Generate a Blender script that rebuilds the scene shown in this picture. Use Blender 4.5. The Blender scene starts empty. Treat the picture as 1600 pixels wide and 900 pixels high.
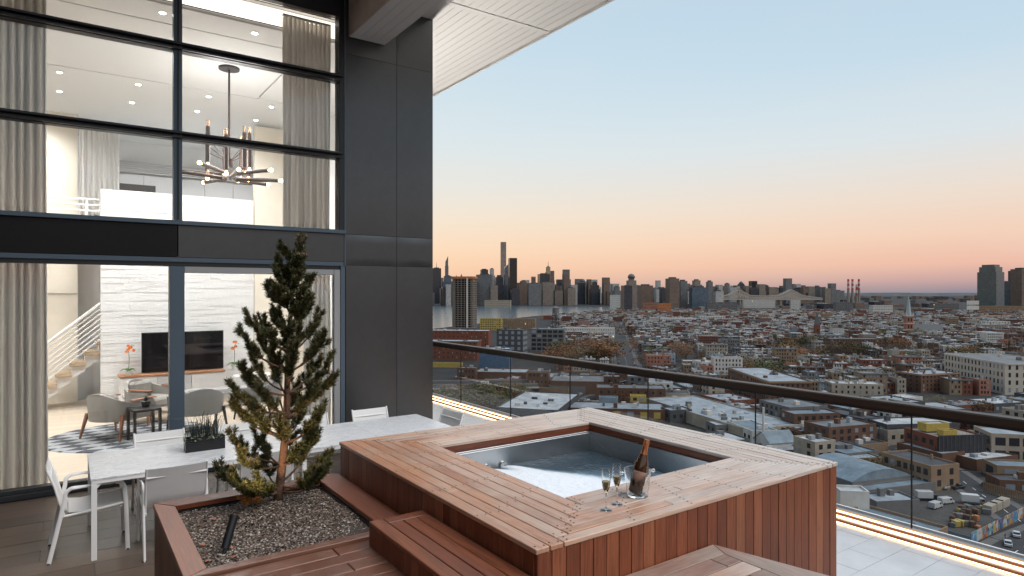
import bpy, bmesh, math, random
from mathutils import Vector, Matrix, noise
R = math.radians
PI = math.pi
random.seed(7)
S = bpy.context.scene
COL = S.collection

# ---------------------------------------------------------------- camera
cd = bpy.data.cameras.new('camera')
cam = bpy.data.objects.new('camera', cd)
COL.objects.link(cam)
S.camera = cam
cd.sensor_width = 36
cd.lens = 994 / 1600 * 36
cd.shift_y = 7 / 1600
cd.clip_start = .05
cd.clip_end = 60000
cam.location = (0, 0, 2.4)
cam.rotation_euler = (PI / 2, 0, R(-35))

# ---------------------------------------------------------------- world: dusk sky
S.view_settings.view_transform = 'Standard'
S.view_settings.look = 'None'
S.view_settings.exposure = 0.0
S.cycles.use_denoising = True
S.cycles.max_bounces = 7
S.cycles.diffuse_bounces = 4
S.cycles.glossy_bounces = 4
S.cycles.transparent_max_bounces = 16
S.cycles.transmission_bounces = 8
S.cycles.sample_clamp_indirect = 6
S.cycles.caustics_reflective = False
S.cycles.caustics_refractive = False


def lin(c):
    return tuple((x / 255 / 12.92) if x / 255 <= .04045 else ((x / 255 + .055) / 1.055) ** 2.4 for x in c) + (1,)


SUN_AZ = R(-35 + 92)     # the sun has just gone down to the left of the view
SUN_EL = R(3.5)
sun_dir = Vector((-math.sin(SUN_AZ), math.cos(SUN_AZ), 0))
W = bpy.data.worlds.new('World')
S.world = W
W.use_nodes = True
nt = W.node_tree
N, L = nt.nodes, nt.links
tc = N.new('ShaderNodeTexCoord')
sx = N.new('ShaderNodeSeparateXYZ')
L.new(tc.outputs['Generated'], sx.inputs[0])


def ramp(nodes, stops, interp='EASE'):
    r = nodes.new('ShaderNodeValToRGB')
    cr = r.color_ramp
    cr.interpolation = interp
    while len(cr.elements) < len(stops):
        cr.elements.new(.5)
    for e, (p, c) in zip(cr.elements, sorted(stops)):
        e.position = p
        e.color = c if len(c) == 4 else lin(c)
    return r


mr = N.new('ShaderNodeMapRange')
mr.inputs['From Min'].default_value = -.02
mr.inputs['From Max'].default_value = .98
L.new(sx.outputs['Z'], mr.inputs['Value'])


def el(deg):
    return math.sin(R(deg)) + .02


west = ramp(N, [(0, (120, 105, 105)), (el(0), (226, 180, 160)), (el(1.3), (249, 205, 168)), (el(3.6), (252, 220, 186)), (el(6.5), (244, 229, 208)), (el(9.5), (231, 230, 223)),
                (el(14), (217, 229, 233)), (el(20), (203, 222, 233)), (el(32), (178, 206, 227)), (el(60), (128, 166, 204))], 'LINEAR')
east = ramp(N, [(0, (96, 100, 115)), (el(0), (140, 136, 148)), (el(.9), (196, 162, 160)), (el(2.2), (234, 186, 166)), (el(4.5), (240, 206, 184)), (el(7.5), (234, 218, 204)),
                (el(12), (215, 225, 230)), (el(18), (194, 216, 231)), (el(32), (168, 199, 224)), (el(60), (122, 160, 202))], 'LINEAR')
L.new(mr.outputs[0], west.inputs[0])
L.new(mr.outputs[0], east.inputs[0])
dot = N.new('ShaderNodeVectorMath')
dot.operation = 'DOT_PRODUCT'
dot.inputs[1].default_value = sun_dir
L.new(tc.outputs['Generated'], dot.inputs[0])
az = N.new('ShaderNodeMapRange')
az.inputs['From Min'].default_value = -.62
az.inputs['From Max'].default_value = .2
L.new(dot.outputs['Value'], az.inputs['Value'])
mx = N.new('ShaderNodeMix')
mx.data_type = 'RGBA'
L.new(az.outputs[0], mx.inputs[0])
L.new(east.outputs[0], mx.inputs[6])
L.new(west.outputs[0], mx.inputs[7])
# thin high cloud: a slight pale veil
mp = N.new('ShaderNodeMapping')
mp.inputs['Scale'].default_value = (1.5, 1.5, 9)
L.new(tc.outputs['Generated'], mp.inputs[0])
cn = N.new('ShaderNodeTexNoise')
cn.inputs['Scale'].default_value = 1.6
cn.inputs['Detail'].default_value = 5
L.new(mp.outputs[0], cn.inputs['Vector'])
cr_ = ramp(N, [(.45, (0, 0, 0, 1)), (.8, (.16, .16, .16, 1))])
L.new(cn.outputs[0], cr_.inputs[0])
veil = N.new('ShaderNodeMix')
veil.data_type = 'RGBA'
L.new(cr_.outputs[0], veil.inputs[0])
L.new(mx.outputs[2], veil.inputs[6])
veil.inputs[7].default_value = lin((236, 226, 218))
sky = N.new('ShaderNodeTexSky')
sky.sky_type = 'NISHITA'
sky.sun_disc = False
sky.sun_elevation = SUN_EL
sky.sun_rotation = -SUN_AZ
bg1, bg2, add = N['Background'], N.new('ShaderNodeBackground'), N.new('ShaderNodeAddShader')
L.new(veil.outputs[2], bg1.inputs[0])
bg1.inputs[1].default_value = 1.03
L.new(sky.outputs[0], bg2.inputs[0])
bg2.inputs[1].default_value = .003
L.new(bg1.outputs[0], add.inputs[0])
L.new(bg2.outputs[0], add.inputs[1])
L.new(add.outputs[0], N['World Output'].inputs[0])

# ---------------------------------------------------------------- sun
sl = bpy.data.lights.new('sun', 'SUN')
sl.energy = 2.9
sl.angle = R(50)
sl.color = (1, .93, .87)
so = bpy.data.objects.new('sun', sl)
COL.objects.link(so)
glow = Vector((.30, -.50, .84)).normalized()     # broad after-glow from the open sky behind the camera
so.rotation_euler = (-glow).to_track_quat('-Z', 'Y').to_euler()


# ---------------------------------------------------------------- helpers
class MB:
    """collects faces for ONE mesh object"""

    def __init__(s):
        s.v, s.f, s.m = [], [], []

    def poly(s, pts, mi=0):
        n = len(s.v)
        s.v += [tuple(p) for p in pts]
        s.f.append(tuple(range(n, n + len(pts))))
        s.m.append(mi)
        return s

    def add(s, verts, faces, mi=0):
        n = len(s.v)
        s.v += [tuple(p) for p in verts]
        for f in faces:
            s.f.append(tuple(n + i for i in f))
            s.m.append(mi)
        return s

    def box(s, x0, x1, y0, y1, z0, z1, mi=0):
        return s.prism([(x0, y0), (x1, y0), (x1, y1), (x0, y1)], z0, z1, mi)

    def prism(s, p, z0, z1, mi=0, top=None):
        n = len(p)
        v = [(x, y, z0) for x, y in p] + [(x, y, z1) for x, y in (top or p)]
        f = [tuple(range(n - 1, -1, -1)), tuple(range(n, 2 * n))]
        f += [(i, (i + 1) % n, n + (i + 1) % n, n + i) for i in range(n)]
        return s.add(v, f, mi)

    def obox(s, c, sx, sy, sz, rz=0, mi=0, M=None):
        a = [(-.5, -.5), (.5, -.5), (.5, .5), (-.5, .5)]
        v = [Vector((x * sx, y * sy, z * sz)) for z in (-.5, .5) for x, y in a]
        M = M or Matrix.Rotation(rz, 3, 'Z')
        v = [M @ p + Vector(c) for p in v]
        return s.add(v, [(3, 2, 1, 0), (4, 5, 6, 7), (0, 1, 5, 4), (1, 2, 6, 5), (2, 3, 7, 6), (3, 0, 4, 7)], mi)

    def tube(s, pts, r, n=8, mi=0, caps=True, r2=None, flat=None):
        pts = [Vector(p) for p in pts]
        k = len(pts)
        rings = []
        up = None
        for i, p in enumerate(pts):
            t = (pts[min(i + 1, k - 1)] - pts[max(i - 1, 0)]).normalized()
            if up is None:
                up = Vector((0, 0, 1)) if abs(t.z) < .9 else Vector((0, 1, 0))
            a = t.cross(up)
            if a.length < 1e-5:
                a = t.cross(Vector((1, 0, 0)))
            a.normalize()
            b = t.cross(a).normalized()
            up = -b if False else up
            rr = r if r2 is None else r + (r2 - r) * i / max(k - 1, 1)
            ra, rb = (rr, rr) if flat is None else (rr, rr * flat)
            rings.append([p + a * math.cos(2 * PI * j / n + PI / n) * ra + b * math.sin(2 * PI * j / n + PI / n) * rb for j in range(n)])
        v = [q for g in rings for q in g]
        f = []
        for i in range(k - 1):
            for j in range(n):
                f.append((i * n + j, i * n + (j + 1) % n, (i + 1) * n + (j + 1) % n, (i + 1) * n + j))
        if caps:
            f.append(tuple(range(n - 1, -1, -1)))
            f.append(tuple(range((k - 1) * n, k * n)))
        return s.add(v, f, mi)

    def lathe(s, prof, c=(0, 0, 0), n=16, mi=0, M=None):
        v, f = [], []
        for r, z in prof:
            for j in range(n):
                p = Vector((r * math.cos(2 * PI * j / n), r * math.sin(2 * PI * j / n), z))
                if M:
                    p = M @ p
                v.append(p + Vector(c))
        for i in range(len(prof) - 1):
            for j in range(n):
                f.append((i * n + j, i * n + (j + 1) % n, (i + 1) * n + (j + 1) % n, (i + 1) * n + j))
        if prof[0][0] > 1e-4:
            f.append(tuple(range(n - 1, -1, -1)))
        if prof[-1][0] > 1e-4:
            f.append(tuple(range((len(prof) - 1) * n, len(prof) * n)))
        return s.add(v, f, mi)

    def build(s, name, mat, parent=None, smooth=False, bevel=0, loc=None):
        me = bpy.data.meshes.new(name)
        me.from_pydata(s.v, [], s.f)
        mats = mat if isinstance(mat, (list, tuple)) else [mat]
        for m in mats:
            me.materials.append(m)
        if len(mats) > 1:
            me.polygons.foreach_set('material_index', s.m)
        if bevel:
            bm = bmesh.new()
            bm.from_mesh(me)
            bmesh.ops.remove_doubles(bm, verts=bm.verts, dist=1e-5)
            bmesh.ops.recalc_face_normals(bm, faces=bm.faces)
            bmesh.ops.bevel(bm, geom=list(bm.edges), offset=bevel, segments=1, affect='EDGES', clamp_overlap=True)
            bm.to_mesh(me)
            bm.free()
        if smooth:
            me.polygons.foreach_set('use_smooth', [True] * len(me.polygons))
            if smooth is not True:
                try:
                    me.set_sharp_from_angle(angle=R(smooth))
                except Exception:
                    pass
        me.update()
        o = bpy.data.objects.new(name, me)
        COL.objects.link(o)
        if parent is not None:
            o.parent = parent
        if loc is not None:
            o.location = loc
        return o


def tag(o, label=None, cat=None, group=None, kind=None):
    for k, v in (('label', label), ('category', cat), ('group', group), ('kind', kind)):
        if v:
            o[k] = v
    return o


def thing(name, label, cat, loc=(0, 0, 0), rz=0, group=None):
    o = bpy.data.objects.new(name, None)
    COL.objects.link(o)
    o.location = loc
    o.rotation_euler = (0, 0, rz)
    o.empty_display_size = .2
    return tag(o, label, cat, group)


def dup(o, loc=None, rz=None, label=None, group=None, parent=None, scale=None):
    c = o.copy()
    COL.objects.link(c)
    if parent is not None:
        c.parent = parent
    if loc is not None:
        c.location = loc
    if rz is not None:
        c.rotation_euler = (0, 0, rz)
    if scale is not None:
        c.scale = scale
    if label:
        c['label'] = label
    if group:
        c['group'] = group
    for ch in KIDS.get(o.name) or list(o.children):
        dup(ch, parent=c)
    return c


KIDS = {}


# ---------------------------------------------------------------- materials
def mat(name, base=(.5, .5, .5), rough=.6, metal=0, spec=.5, emit=None, estr=1, alpha=1, noise_amt=0, noise_scale=5, bump=0, bump_scale=40, trans=0, ior=1.45, coat=0):
    m = bpy.data.materials.new(name)
    m.use_nodes = True
    n, l = m.node_tree.nodes, m.node_tree.links
    b = n['Principled BSDF']
    b.inputs['Base Color'].default_value = (*base, 1)
    b.inputs['Roughness'].default_value = rough
    b.inputs['Metallic'].default_value = metal
    b.inputs['Specular IOR Level'].default_value = spec
    b.inputs['Transmission Weight'].default_value = trans
    b.inputs['IOR'].default_value = ior
    b.inputs['Coat Weight'].default_value = coat
    if emit:
        b.inputs['Emission Color'].default_value = (*emit, 1)
        b.inputs['Emission Strength'].default_value = estr
    if noise_amt or bump:
        t = n.new('ShaderNodeTexCoord')
    if noise_amt:
        x = n.new('ShaderNodeTexNoise')
        x.inputs['Scale'].default_value = noise_scale
        x.inputs['Detail'].default_value = 6
        x.inputs['Roughness'].default_value = .65
        l.new(t.outputs['Object'], x.inputs['Vector'])
        r = ramp(n, [(.3, (*[c * (1 - noise_amt) for c in base], 1)), (.7, (*[min(c * (1 + noise_amt), .95) for c in base], 1))], 'LINEAR')
        l.new(x.outputs[0], r.inputs[0])
        l.new(r.outputs[0], b.inputs['Base Color'])
    if bump:
        x = n.new('ShaderNodeTexNoise')
        x.inputs['Scale'].default_value = bump_scale
        x.inputs['Detail'].default_value = 4
        l.new(t.outputs['Object'], x.inputs['Vector'])
        u = n.new('ShaderNodeBump')
        u.inputs['Strength'].default_value = bump
        u.inputs['Distance'].default_value = .01
        l.new(x.outputs[0], u.inputs['Height'])
        l.new(u.outputs[0], b.inputs['Normal'])
    return m


def wood(name, axis, cols, rough=.5, grain=1.0, patch=None, bleach_gloss=None):
    """boards: a hue of their own from the object's random number, long grain along AXIS, worn grey patches"""
    m = bpy.data.materials.new(name)
    m.use_nodes = True
    n, l = m.node_tree.nodes, m.node_tree.links
    b = n['Principled BSDF']
    b.inputs['Roughness'].default_value = rough
    t = n.new('ShaderNodeTexCoord')
    oi = n.new('ShaderNodeObjectInfo')
    off = n.new('ShaderNodeVectorMath')
    off.operation = 'MULTIPLY_ADD'
    off.inputs[1].default_value = (1, 1, 1)
    sc = n.new('ShaderNodeVectorMath')
    sc.operation = 'SCALE'
    sc.inputs['Scale'].default_value = 37.0
    cmb = n.new('ShaderNodeCombineXYZ')
    for i in range(3):
        l.new(oi.outputs['Random'], cmb.inputs[i])
    l.new(cmb.outputs[0], sc.inputs[0])
    l.new(t.outputs['Object'], off.inputs[0])
    l.new(sc.outputs[0], off.inputs[2])
    mp_ = n.new('ShaderNodeMapping')
    s = [26, 26, 26]
    s['xyz'.index(axis)] = 1.3
    mp_.inputs['Scale'].default_value = s
    l.new(off.outputs[0], mp_.inputs[0])
    g = n.new('ShaderNodeTexNoise')
    g.inputs['Scale'].default_value = 3
    g.inputs['Detail'].default_value = 8
    g.inputs['Roughness'].default_value = .62
    g.inputs['Distortion'].default_value = .6
    l.new(mp_.outputs[0], g.inputs['Vector'])
    cr = ramp(n, [(i / (len(cols) - 1), (*c, 1)) for i, c in enumerate(cols)], 'LINEAR')
    l.new(oi.outputs['Random'], cr.inputs[0])
    gr = ramp(n, [(.3, (1 - .45 * grain,) * 3 + (1,)), (.55, (1, 1, 1, 1)), (.75, (1 + .3 * grain,) * 3 + (1,))], 'LINEAR')
    l.new(g.outputs[0], gr.inputs[0])
    mu = n.new('ShaderNodeMix')
    mu.data_type = 'RGBA'
    mu.blend_type = 'MULTIPLY'
    mu.inputs[0].default_value = 1
    l.new(cr.outputs[0], mu.inputs[6])
    l.new(gr.outputs[0], mu.inputs[7])
    out = mu.outputs[2]
    if patch:
        p = n.new('ShaderNodeTexNoise')
        p.inputs['Scale'].default_value = 2.2
        p.inputs['Detail'].default_value = 7
        p.inputs['Roughness'].default_value = .6
        l.new(off.outputs[0], p.inputs['Vector'])
        pr = ramp(n, [(.42, (0, 0, 0, 1)), (.66, (.75, .75, .75, 1))], 'LINEAR')
        l.new(p.outputs[0], pr.inputs[0])
        mm = n.new('ShaderNodeMix')
        mm.data_type = 'RGBA'
        l.new(pr.outputs[0], mm.inputs[0])
        l.new(out, mm.inputs[6])
        mm.inputs[7].default_value = (*patch, 1)
        out = mm.outputs[2]
    if bleach_gloss:      # weathering plus painted sky gloss, paler towards the open side
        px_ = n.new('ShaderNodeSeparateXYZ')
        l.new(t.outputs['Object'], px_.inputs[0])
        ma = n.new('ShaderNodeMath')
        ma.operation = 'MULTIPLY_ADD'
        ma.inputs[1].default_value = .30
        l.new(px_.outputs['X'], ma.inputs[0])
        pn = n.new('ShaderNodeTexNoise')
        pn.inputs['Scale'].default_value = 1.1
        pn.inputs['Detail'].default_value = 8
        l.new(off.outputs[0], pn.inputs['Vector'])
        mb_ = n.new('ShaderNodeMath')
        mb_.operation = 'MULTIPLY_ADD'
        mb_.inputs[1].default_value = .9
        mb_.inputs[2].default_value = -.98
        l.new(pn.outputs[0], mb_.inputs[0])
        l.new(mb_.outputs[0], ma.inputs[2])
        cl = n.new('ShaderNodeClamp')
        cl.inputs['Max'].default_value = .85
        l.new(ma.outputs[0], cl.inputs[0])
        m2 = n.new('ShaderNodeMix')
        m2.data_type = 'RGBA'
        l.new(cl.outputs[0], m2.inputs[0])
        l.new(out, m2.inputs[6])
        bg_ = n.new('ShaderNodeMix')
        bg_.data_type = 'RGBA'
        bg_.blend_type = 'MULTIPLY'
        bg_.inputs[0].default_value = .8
        bg_.inputs[6].default_value = (*bleach_gloss, 1)
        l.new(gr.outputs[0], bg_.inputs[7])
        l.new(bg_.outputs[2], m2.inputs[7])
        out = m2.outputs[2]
    l.new(out, b.inputs['Base Color'])
    u = n.new('ShaderNodeBump')
    u.inputs['Strength'].default_value = .35 * grain
    u.inputs['Distance'].default_value = .002
    l.new(g.outputs[0], u.inputs['Height'])
    l.new(u.outputs[0], b.inputs['Normal'])
    rr = n.new('ShaderNodeMapRange')
    rr.inputs['To Min'].default_value = rough - .1
    rr.inputs['To Max'].default_value = rough + .18
    l.new(g.outputs[0], rr.inputs['Value'])
    l.new(rr.outputs[0], b.inputs['Roughness'])
    return m


def glass_mat(name, tint=(.96, .98, .98), refl=1.0):
    """clear pane: mirror by Fresnel, otherwise see-through"""
    m = bpy.data.materials.new(name)
    m.use_nodes = True
    n, l = m.node_tree.nodes, m.node_tree.links
    n.remove(n['Principled BSDF'])
    fr = n.new('ShaderNodeFresnel')
    fr.inputs['IOR'].default_value = 1.45
    mu = n.new('ShaderNodeMath')
    mu.operation = 'MULTIPLY'
    mu.inputs[1].default_value = refl
    l.new(fr.outputs[0], mu.inputs[0])
    tr, gl, mix = n.new('ShaderNodeBsdfTransparent'), n.new('ShaderNodeBsdfGlossy'), n.new('ShaderNodeMixShader')
    tr.inputs[0].default_value = (*tint, 1)
    gl.inputs['Roughness'].default_value = .015
    l.new(mu.outputs[0], mix.inputs[0])
    l.new(tr.outputs[0], mix.inputs[1])
    l.new(gl.outputs[0], mix.inputs[2])
    l.new(mix.outputs[0], n['Material Output'].inputs[0])
    return m


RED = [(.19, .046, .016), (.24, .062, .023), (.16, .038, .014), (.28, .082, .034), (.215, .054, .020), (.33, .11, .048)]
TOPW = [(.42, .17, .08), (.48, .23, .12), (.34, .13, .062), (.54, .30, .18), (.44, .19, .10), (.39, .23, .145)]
DECKW = [(.20, .065, .032), (.25, .10, .056), (.165, .056, .028), (.27, .125, .08), (.22, .08, .044)]
M = {}
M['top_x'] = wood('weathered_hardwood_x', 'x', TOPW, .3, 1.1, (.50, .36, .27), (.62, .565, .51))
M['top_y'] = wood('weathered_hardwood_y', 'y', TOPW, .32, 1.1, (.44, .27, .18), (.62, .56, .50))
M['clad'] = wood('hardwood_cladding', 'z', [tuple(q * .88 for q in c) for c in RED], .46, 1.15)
DRED = [tuple(q * .72 for q in c) for c in RED]
M['red_x'] = wood('hardwood_x', 'x', DRED, .38, 1.1)
M['red_y'] = wood('hardwood_y', 'y', DRED, .38, 1.1)
M['deck_x'] = wood('deck_hardwood_x', 'x', [tuple(q * .74 for q in c) for c in DECKW], .36, 1.1)
M['land_x'] = wood('worn_hardwood_x', 'x', DECKW, .45, 1, (.30, .225, .175), (.42, .36, .31))
M['deck_y'] = wood('deck_hardwood_y', 'y', DECKW, .45, 1, (.30, .22, .17), (.42, .36, .31))
M['plank'] = wood('brown_floor_plank', 'x', [(.092, .058, .039), (.12, .08, .054), (.07, .045, .031), (.135, .094, .066), (.102, .069, .048)], .34, 1.0)
M['tile'] = mat('pale_tile', (.58, .59, .59), .3, noise_amt=.1, noise_scale=3)
M['panel'] = mat('bronze_grey_panel', (.095, .10, .106), .36, metal=1, noise_amt=.04, noise_scale=8)
M['frame'] = mat('dark_window_frame', (.035, .038, .042), .38, metal=.4)
M['frame_blue'] = mat('grey_blue_frame', (.10, .14, .18), .4, metal=.4)
M['glass'] = glass_mat('window_glass', (.985, .99, .99), 1.1)
M['rail_glass'] = glass_mat('rail_glass', (.985, .99, .99), .2)
M['white_metal'] = mat('white_powder_coat', (.82, .81, .79), .4)
M['sling'] = mat('white_sling_fabric', (.80, .79, .77), .8, noise_amt=.05, noise_scale=300, bump=.4, bump_scale=400)
M['black'] = mat('black_paint', (.012, .012, .013), .35)
M['bronze'] = mat('dark_bronze', (.055, .038, .028), .4, metal=.6)
M['steel'] = mat('brushed_steel', (.46, .465, .47), .3, metal=1, noise_amt=.08, noise_scale=6)
M['white'] = mat('white_paint', (.8, .79, .77), .6)
M['soffit'] = mat('white_soffit_board', (.84, .84, .83), .4)
M['pinkboard'] = mat('blush_board', (.64, .52, .46), .5, noise_amt=.08)
M['dark'] = mat('black_void', (.01, .01, .01), .9)
M['nail'] = mat('screw_head', (.02, .015, .012), .5, metal=.5)
# ================================================================ terrace floor
floor = tag(MB().box(-9, 6.55, -4, 17, -.6, -.012).build('terrace_slab', M['black']), kind='structure')
fb = thing('terrace_floor', None, None)
fb['kind'] = 'structure'
rnd = random.Random(3)
y = 4.0
row = 0
while y < 9.2:
    y1 = min(y + .305, 9.235)
    x = -4.2 + (row % 3) * .4
    while x < 4.44:
        x1 = min(x + 1.2, 4.45)
        if x1 > -2.6 and x1 - x > .05:
            MB().box(x + .002, x1 - .002, y + .002, y1 - .002, -.02, rnd.uniform(-.001, .0006)).build('plank', M['plank'], fb)
        x = x1
    y += .305
    row += 1
y = .66
row = 0
while y < 14.5:
    y1 = y + .302
    x = 4.455
    for x1 in ([5.2, 6.4, 6.568], [5.6, 6.0, 6.568], [5.25, 6.4, 6.568])[row % 3]:
        if not (y1 < 2.0 and x1 < 4.7) and not (y > 9.4 and x < 4.9):
            MB().box(x + .002, x1 - .002, y + .002, y1 - .002, -.02, rnd.uniform(-.0008, .0005)).build('tile', M['tile'], fb)
        x = x1
    y = y1
    row += 1

# ================================================================ kerb with light strips, glass balustrade
kerb = thing('terrace_kerb', 'stepped copper and stone kerb with glowing light strips along the terrace edge', 'kerb')
M['copper'] = mat('copper_timber', (.34, .13, .065), .45, noise_amt=.15, noise_scale=14)
M['amber'] = mat('amber_stone', (.62, .38, .20), .5, noise_amt=.1, noise_scale=30)
M['stone_pale'] = mat('pale_kerb_stone', (.72, .66, .58), .5)
M['led'] = mat('warm_light_strip', (1, .8, .6), .5, emit=(1, .60, .30), estr=7)
M['zinc'] = mat('zinc_channel', (.42, .43, .44), .4, metal=.6)
Y0, Y1 = -1.5, 15.5
MB().box(6.572, 6.60, Y0, Y1, -.02, .040).build('riser', M['copper'], kerb)
MB().box(6.60, 6.655, Y0, Y1, -.02, .038).build('tread', M['stone_pale'], kerb)
MB().box(6.655, 6.69, Y0, Y1, -.02, .078).build('riser', M['copper'], kerb)
MB().box(6.69, 6.72, Y0, Y1, -.02, .072).build('tread', M['stone_pale'], kerb)
MB().box(6.72, 6.765, Y0, Y1, -.02, .092).build('riser', M['amber'], kerb)
MB().box(6.765, 6.80, Y0, Y1, -.02, .066).build('glass_channel', M['zinc'], kerb)
MB().box(6.812, 6.90, Y0, Y1, -.4, .066).build('outer_ledge', M['zinc'], kerb)
MB().box(6.90, 6.925, Y0, Y1, -.4, .085).build('edge_trim', M['white'], kerb)
MB().box(6.648, 6.6545, Y0, Y1, .0385, .056).build('light_strip', M['led'], kerb)
MB().box(6.7135, 6.7195, Y0, Y1, .0725, .085).build('light_strip', M['led'], kerb)
MB().box(6.5685, 6.5715, Y0, Y1, .004, .016).build('light_strip', M['led'], kerb)

li = bpy.data.lights.new('added_uplight_lamp', 'AREA')     # unseen uplight strip added behind the pier to brighten the soffit
li.shape = 'RECTANGLE'
li.size, li.size_y = .12, 4.2
li.energy = 640
li.color = (1, .93, .85)
o = bpy.data.objects.new('added_uplight_lamp', li)
COL.objects.link(o)
o.location = (5.25, 12.5, .025)
o.rotation_euler = (PI, 0, 0)

upl = thing('uplight_shield', 'unseen black trough added round the uplight to screen it from the glass', 'uplight')  # unseen walls added to keep the lamp's reflection out of the rail glass
for q_ in ((5.17, 5.185, 10.38, 14.62), (5.315, 5.33, 10.38, 14.62), (5.186, 5.314, 10.38, 10.395), (5.186, 5.314, 14.605, 14.62)):
    MB().box(*q_, .003, .20).build('housing', M['black'], upl)

bal = thing('glass_balustrade', 'frameless glass balustrade with dark bronze handrail along the terrace edge', 'railing')
ys = [-2.3, -.58, 1.15, 2.87, 4.6, 6.33, 8.05, 9.77, 11.6, 13.4, 15.2]
for a, b_ in zip(ys, ys[1:]):
    MB().box(6.801, 6.811, a + .006, b_ - .006, .05, 1.215).build('pane', M['rail_glass'], bal)
for a in ys:
    MB().box(6.799, 6.813, a - .0055, a + .0055, .05, 1.21).build('joint', M['black'], bal)
hr = MB()
prof = [(6.745, 1.225), (6.875, 1.225), (6.878, 1.29), (6.865, 1.302), (6.755, 1.302), (6.742, 1.29)]
for a, b_ in ((-2.5, 1.6), (1.605, 9.0), (9.005, 15.4)):
    q = MB()
    q.add([(x, a, z) for x, z in prof] + [(x, b_, z) for x, z in prof], [tuple(range(6)), tuple(range(11, 5, -1))] + [(i, i + 6, (i + 1) % 6 + 6, (i + 1) % 6) for i in range(6)])
    q.build('handrail', M['bronze'], bal)
MB().box(6.775, 6.84, -2.5, 15.4, 1.19, 1.2245).build('rail_channel', M['black'], bal)

# ================================================================ hot tub deck
tub = thing('hot_tub', 'sunken steel hot tub in a raised hardwood deck with bubbling water', 'hot tub', (0, 0, 0))
OX0, OX1, OY0, OY1 = 1.79, 4.47, 2.36, 4.985
IX0, IX1, IY0, IY1 = 2.39, 3.97, 2.877, 4.414
T = 1.2
NB = 7
xl = [OX0 + (IX0 - OX0) * k / NB for k in range(NB + 1)]
xr = [OX1 + (IX1 - OX1) * k / NB for k in range(NB + 1)]
yf = [OY0 + (IY0 - OY0) * k / NB for k in range(NB + 1)]
yb = [OY1 + (IY1 - OY1) * k / NB for k in range(NB + 1)]
g = .003
nails = MB()


def board(nm, x0, x1, y0, y1, z0, z1, m, parent, bev=.003):
    return MB().box(min(x0, x1) + g, max(x0, x1) - g, min(y0, y1) + g, max(y0, y1) - g, z0, z1).build(nm, m, parent, bevel=bev)


def screw(x, y, z, r=.0045):
    nails.lathe([(r, 0), (r, .0012), (0, .0012)], (x, y, z), 6)


for k in range(NB):
    e = max(k - 1, 0)
    for X in (xl, xr):
        lo, hi = yf[e], yb[e]
        cuts = [lo, hi] if k in (0, 3, 6) else ([lo, lo + (hi - lo) * (.38 if X is xl else .6), hi] if k in (1, 4) else [lo, lo + (hi - lo) * .66, hi])
        for a, b_ in zip(cuts, cuts[1:]):
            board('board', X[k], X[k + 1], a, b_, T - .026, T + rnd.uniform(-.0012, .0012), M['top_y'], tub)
        xa, xb = sorted((X[k], X[k + 1]))
        for yy in [lo + .03 + i * (hi - lo - .06) / 5 for i in range(6)]:
            screw(xa + .02, yy + .008, T + .001)
            screw(xb - .02, yy - .004, T + .001)
    s_ = min(k + 2, NB)
    for Yl in (yf, yb):
        lo, hi = xl[s_], xr[s_]
        cuts = [lo, hi] if k % 2 == 0 else [lo, lo + (hi - lo) * (.3 + .1 * k / 2), hi]
        for a, b_ in zip(cuts, cuts[1:]):
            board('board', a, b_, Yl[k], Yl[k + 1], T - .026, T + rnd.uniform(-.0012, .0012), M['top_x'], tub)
        ya, yb_ = sorted((Yl[k], Yl[k + 1]))
        for xx in [lo + .03 + i * (hi - lo - .06) / 5 for i in range(6)]:
            screw(xx, ya + .02, T + .001)
            screw(xx + .006, yb_ - .02, T + .001)
nails.build('screw', M['nail'], tub)['kind'] = 'stuff'
# dark backing just under the boards, with the basin's opening left free
bk = MB()
for x0, x1, y0, y1 in ((OX0 + .03, IX0 - .012, OY0 + .03, OY1 - .03), (IX1 + .012, OX1 - .03, OY0 + .03, OY1 - .03), (IX0 - .012, IX1 + .012, OY0 + .03, IY0 - .012), (IX0 - .012, IX1 + .012, IY1 + .012, OY1 - .03)):
    bk.box(x0, x1, y0, y1, 0, T - .03)
bk.build('carcass', M['black'], tub)
# vertical cladding
n = 30
for i in range(n):
    a, b_ = OX0 + .012 + (OX1 - OX0 - .024) * i / n, OX0 + .012 + (OX1 - OX0 - .024) * (i + 1) / n
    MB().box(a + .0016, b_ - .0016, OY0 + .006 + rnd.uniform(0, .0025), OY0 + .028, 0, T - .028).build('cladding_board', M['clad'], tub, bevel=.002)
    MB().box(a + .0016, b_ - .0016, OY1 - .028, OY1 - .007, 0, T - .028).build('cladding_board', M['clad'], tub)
n = 29
for i in range(n):
    a, b_ = OY0 + .03 + (OY1 - OY0 - .06) * i / n, OY0 + .03 + (OY1 - OY0 - .06) * (i + 1) / n
    MB().box(OX0 + .006 + rnd.uniform(0, .0025), OX0 + .028, a + .0016, b_ - .0016, 0, T - .028).build('cladding_board', M['clad'], tub, bevel=.002)
    MB().box(OX1 - .028, OX1 - .007, a + .0016, b_ - .0016, 0, T - .028).build('cladding_board', M['clad'], tub)
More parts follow.
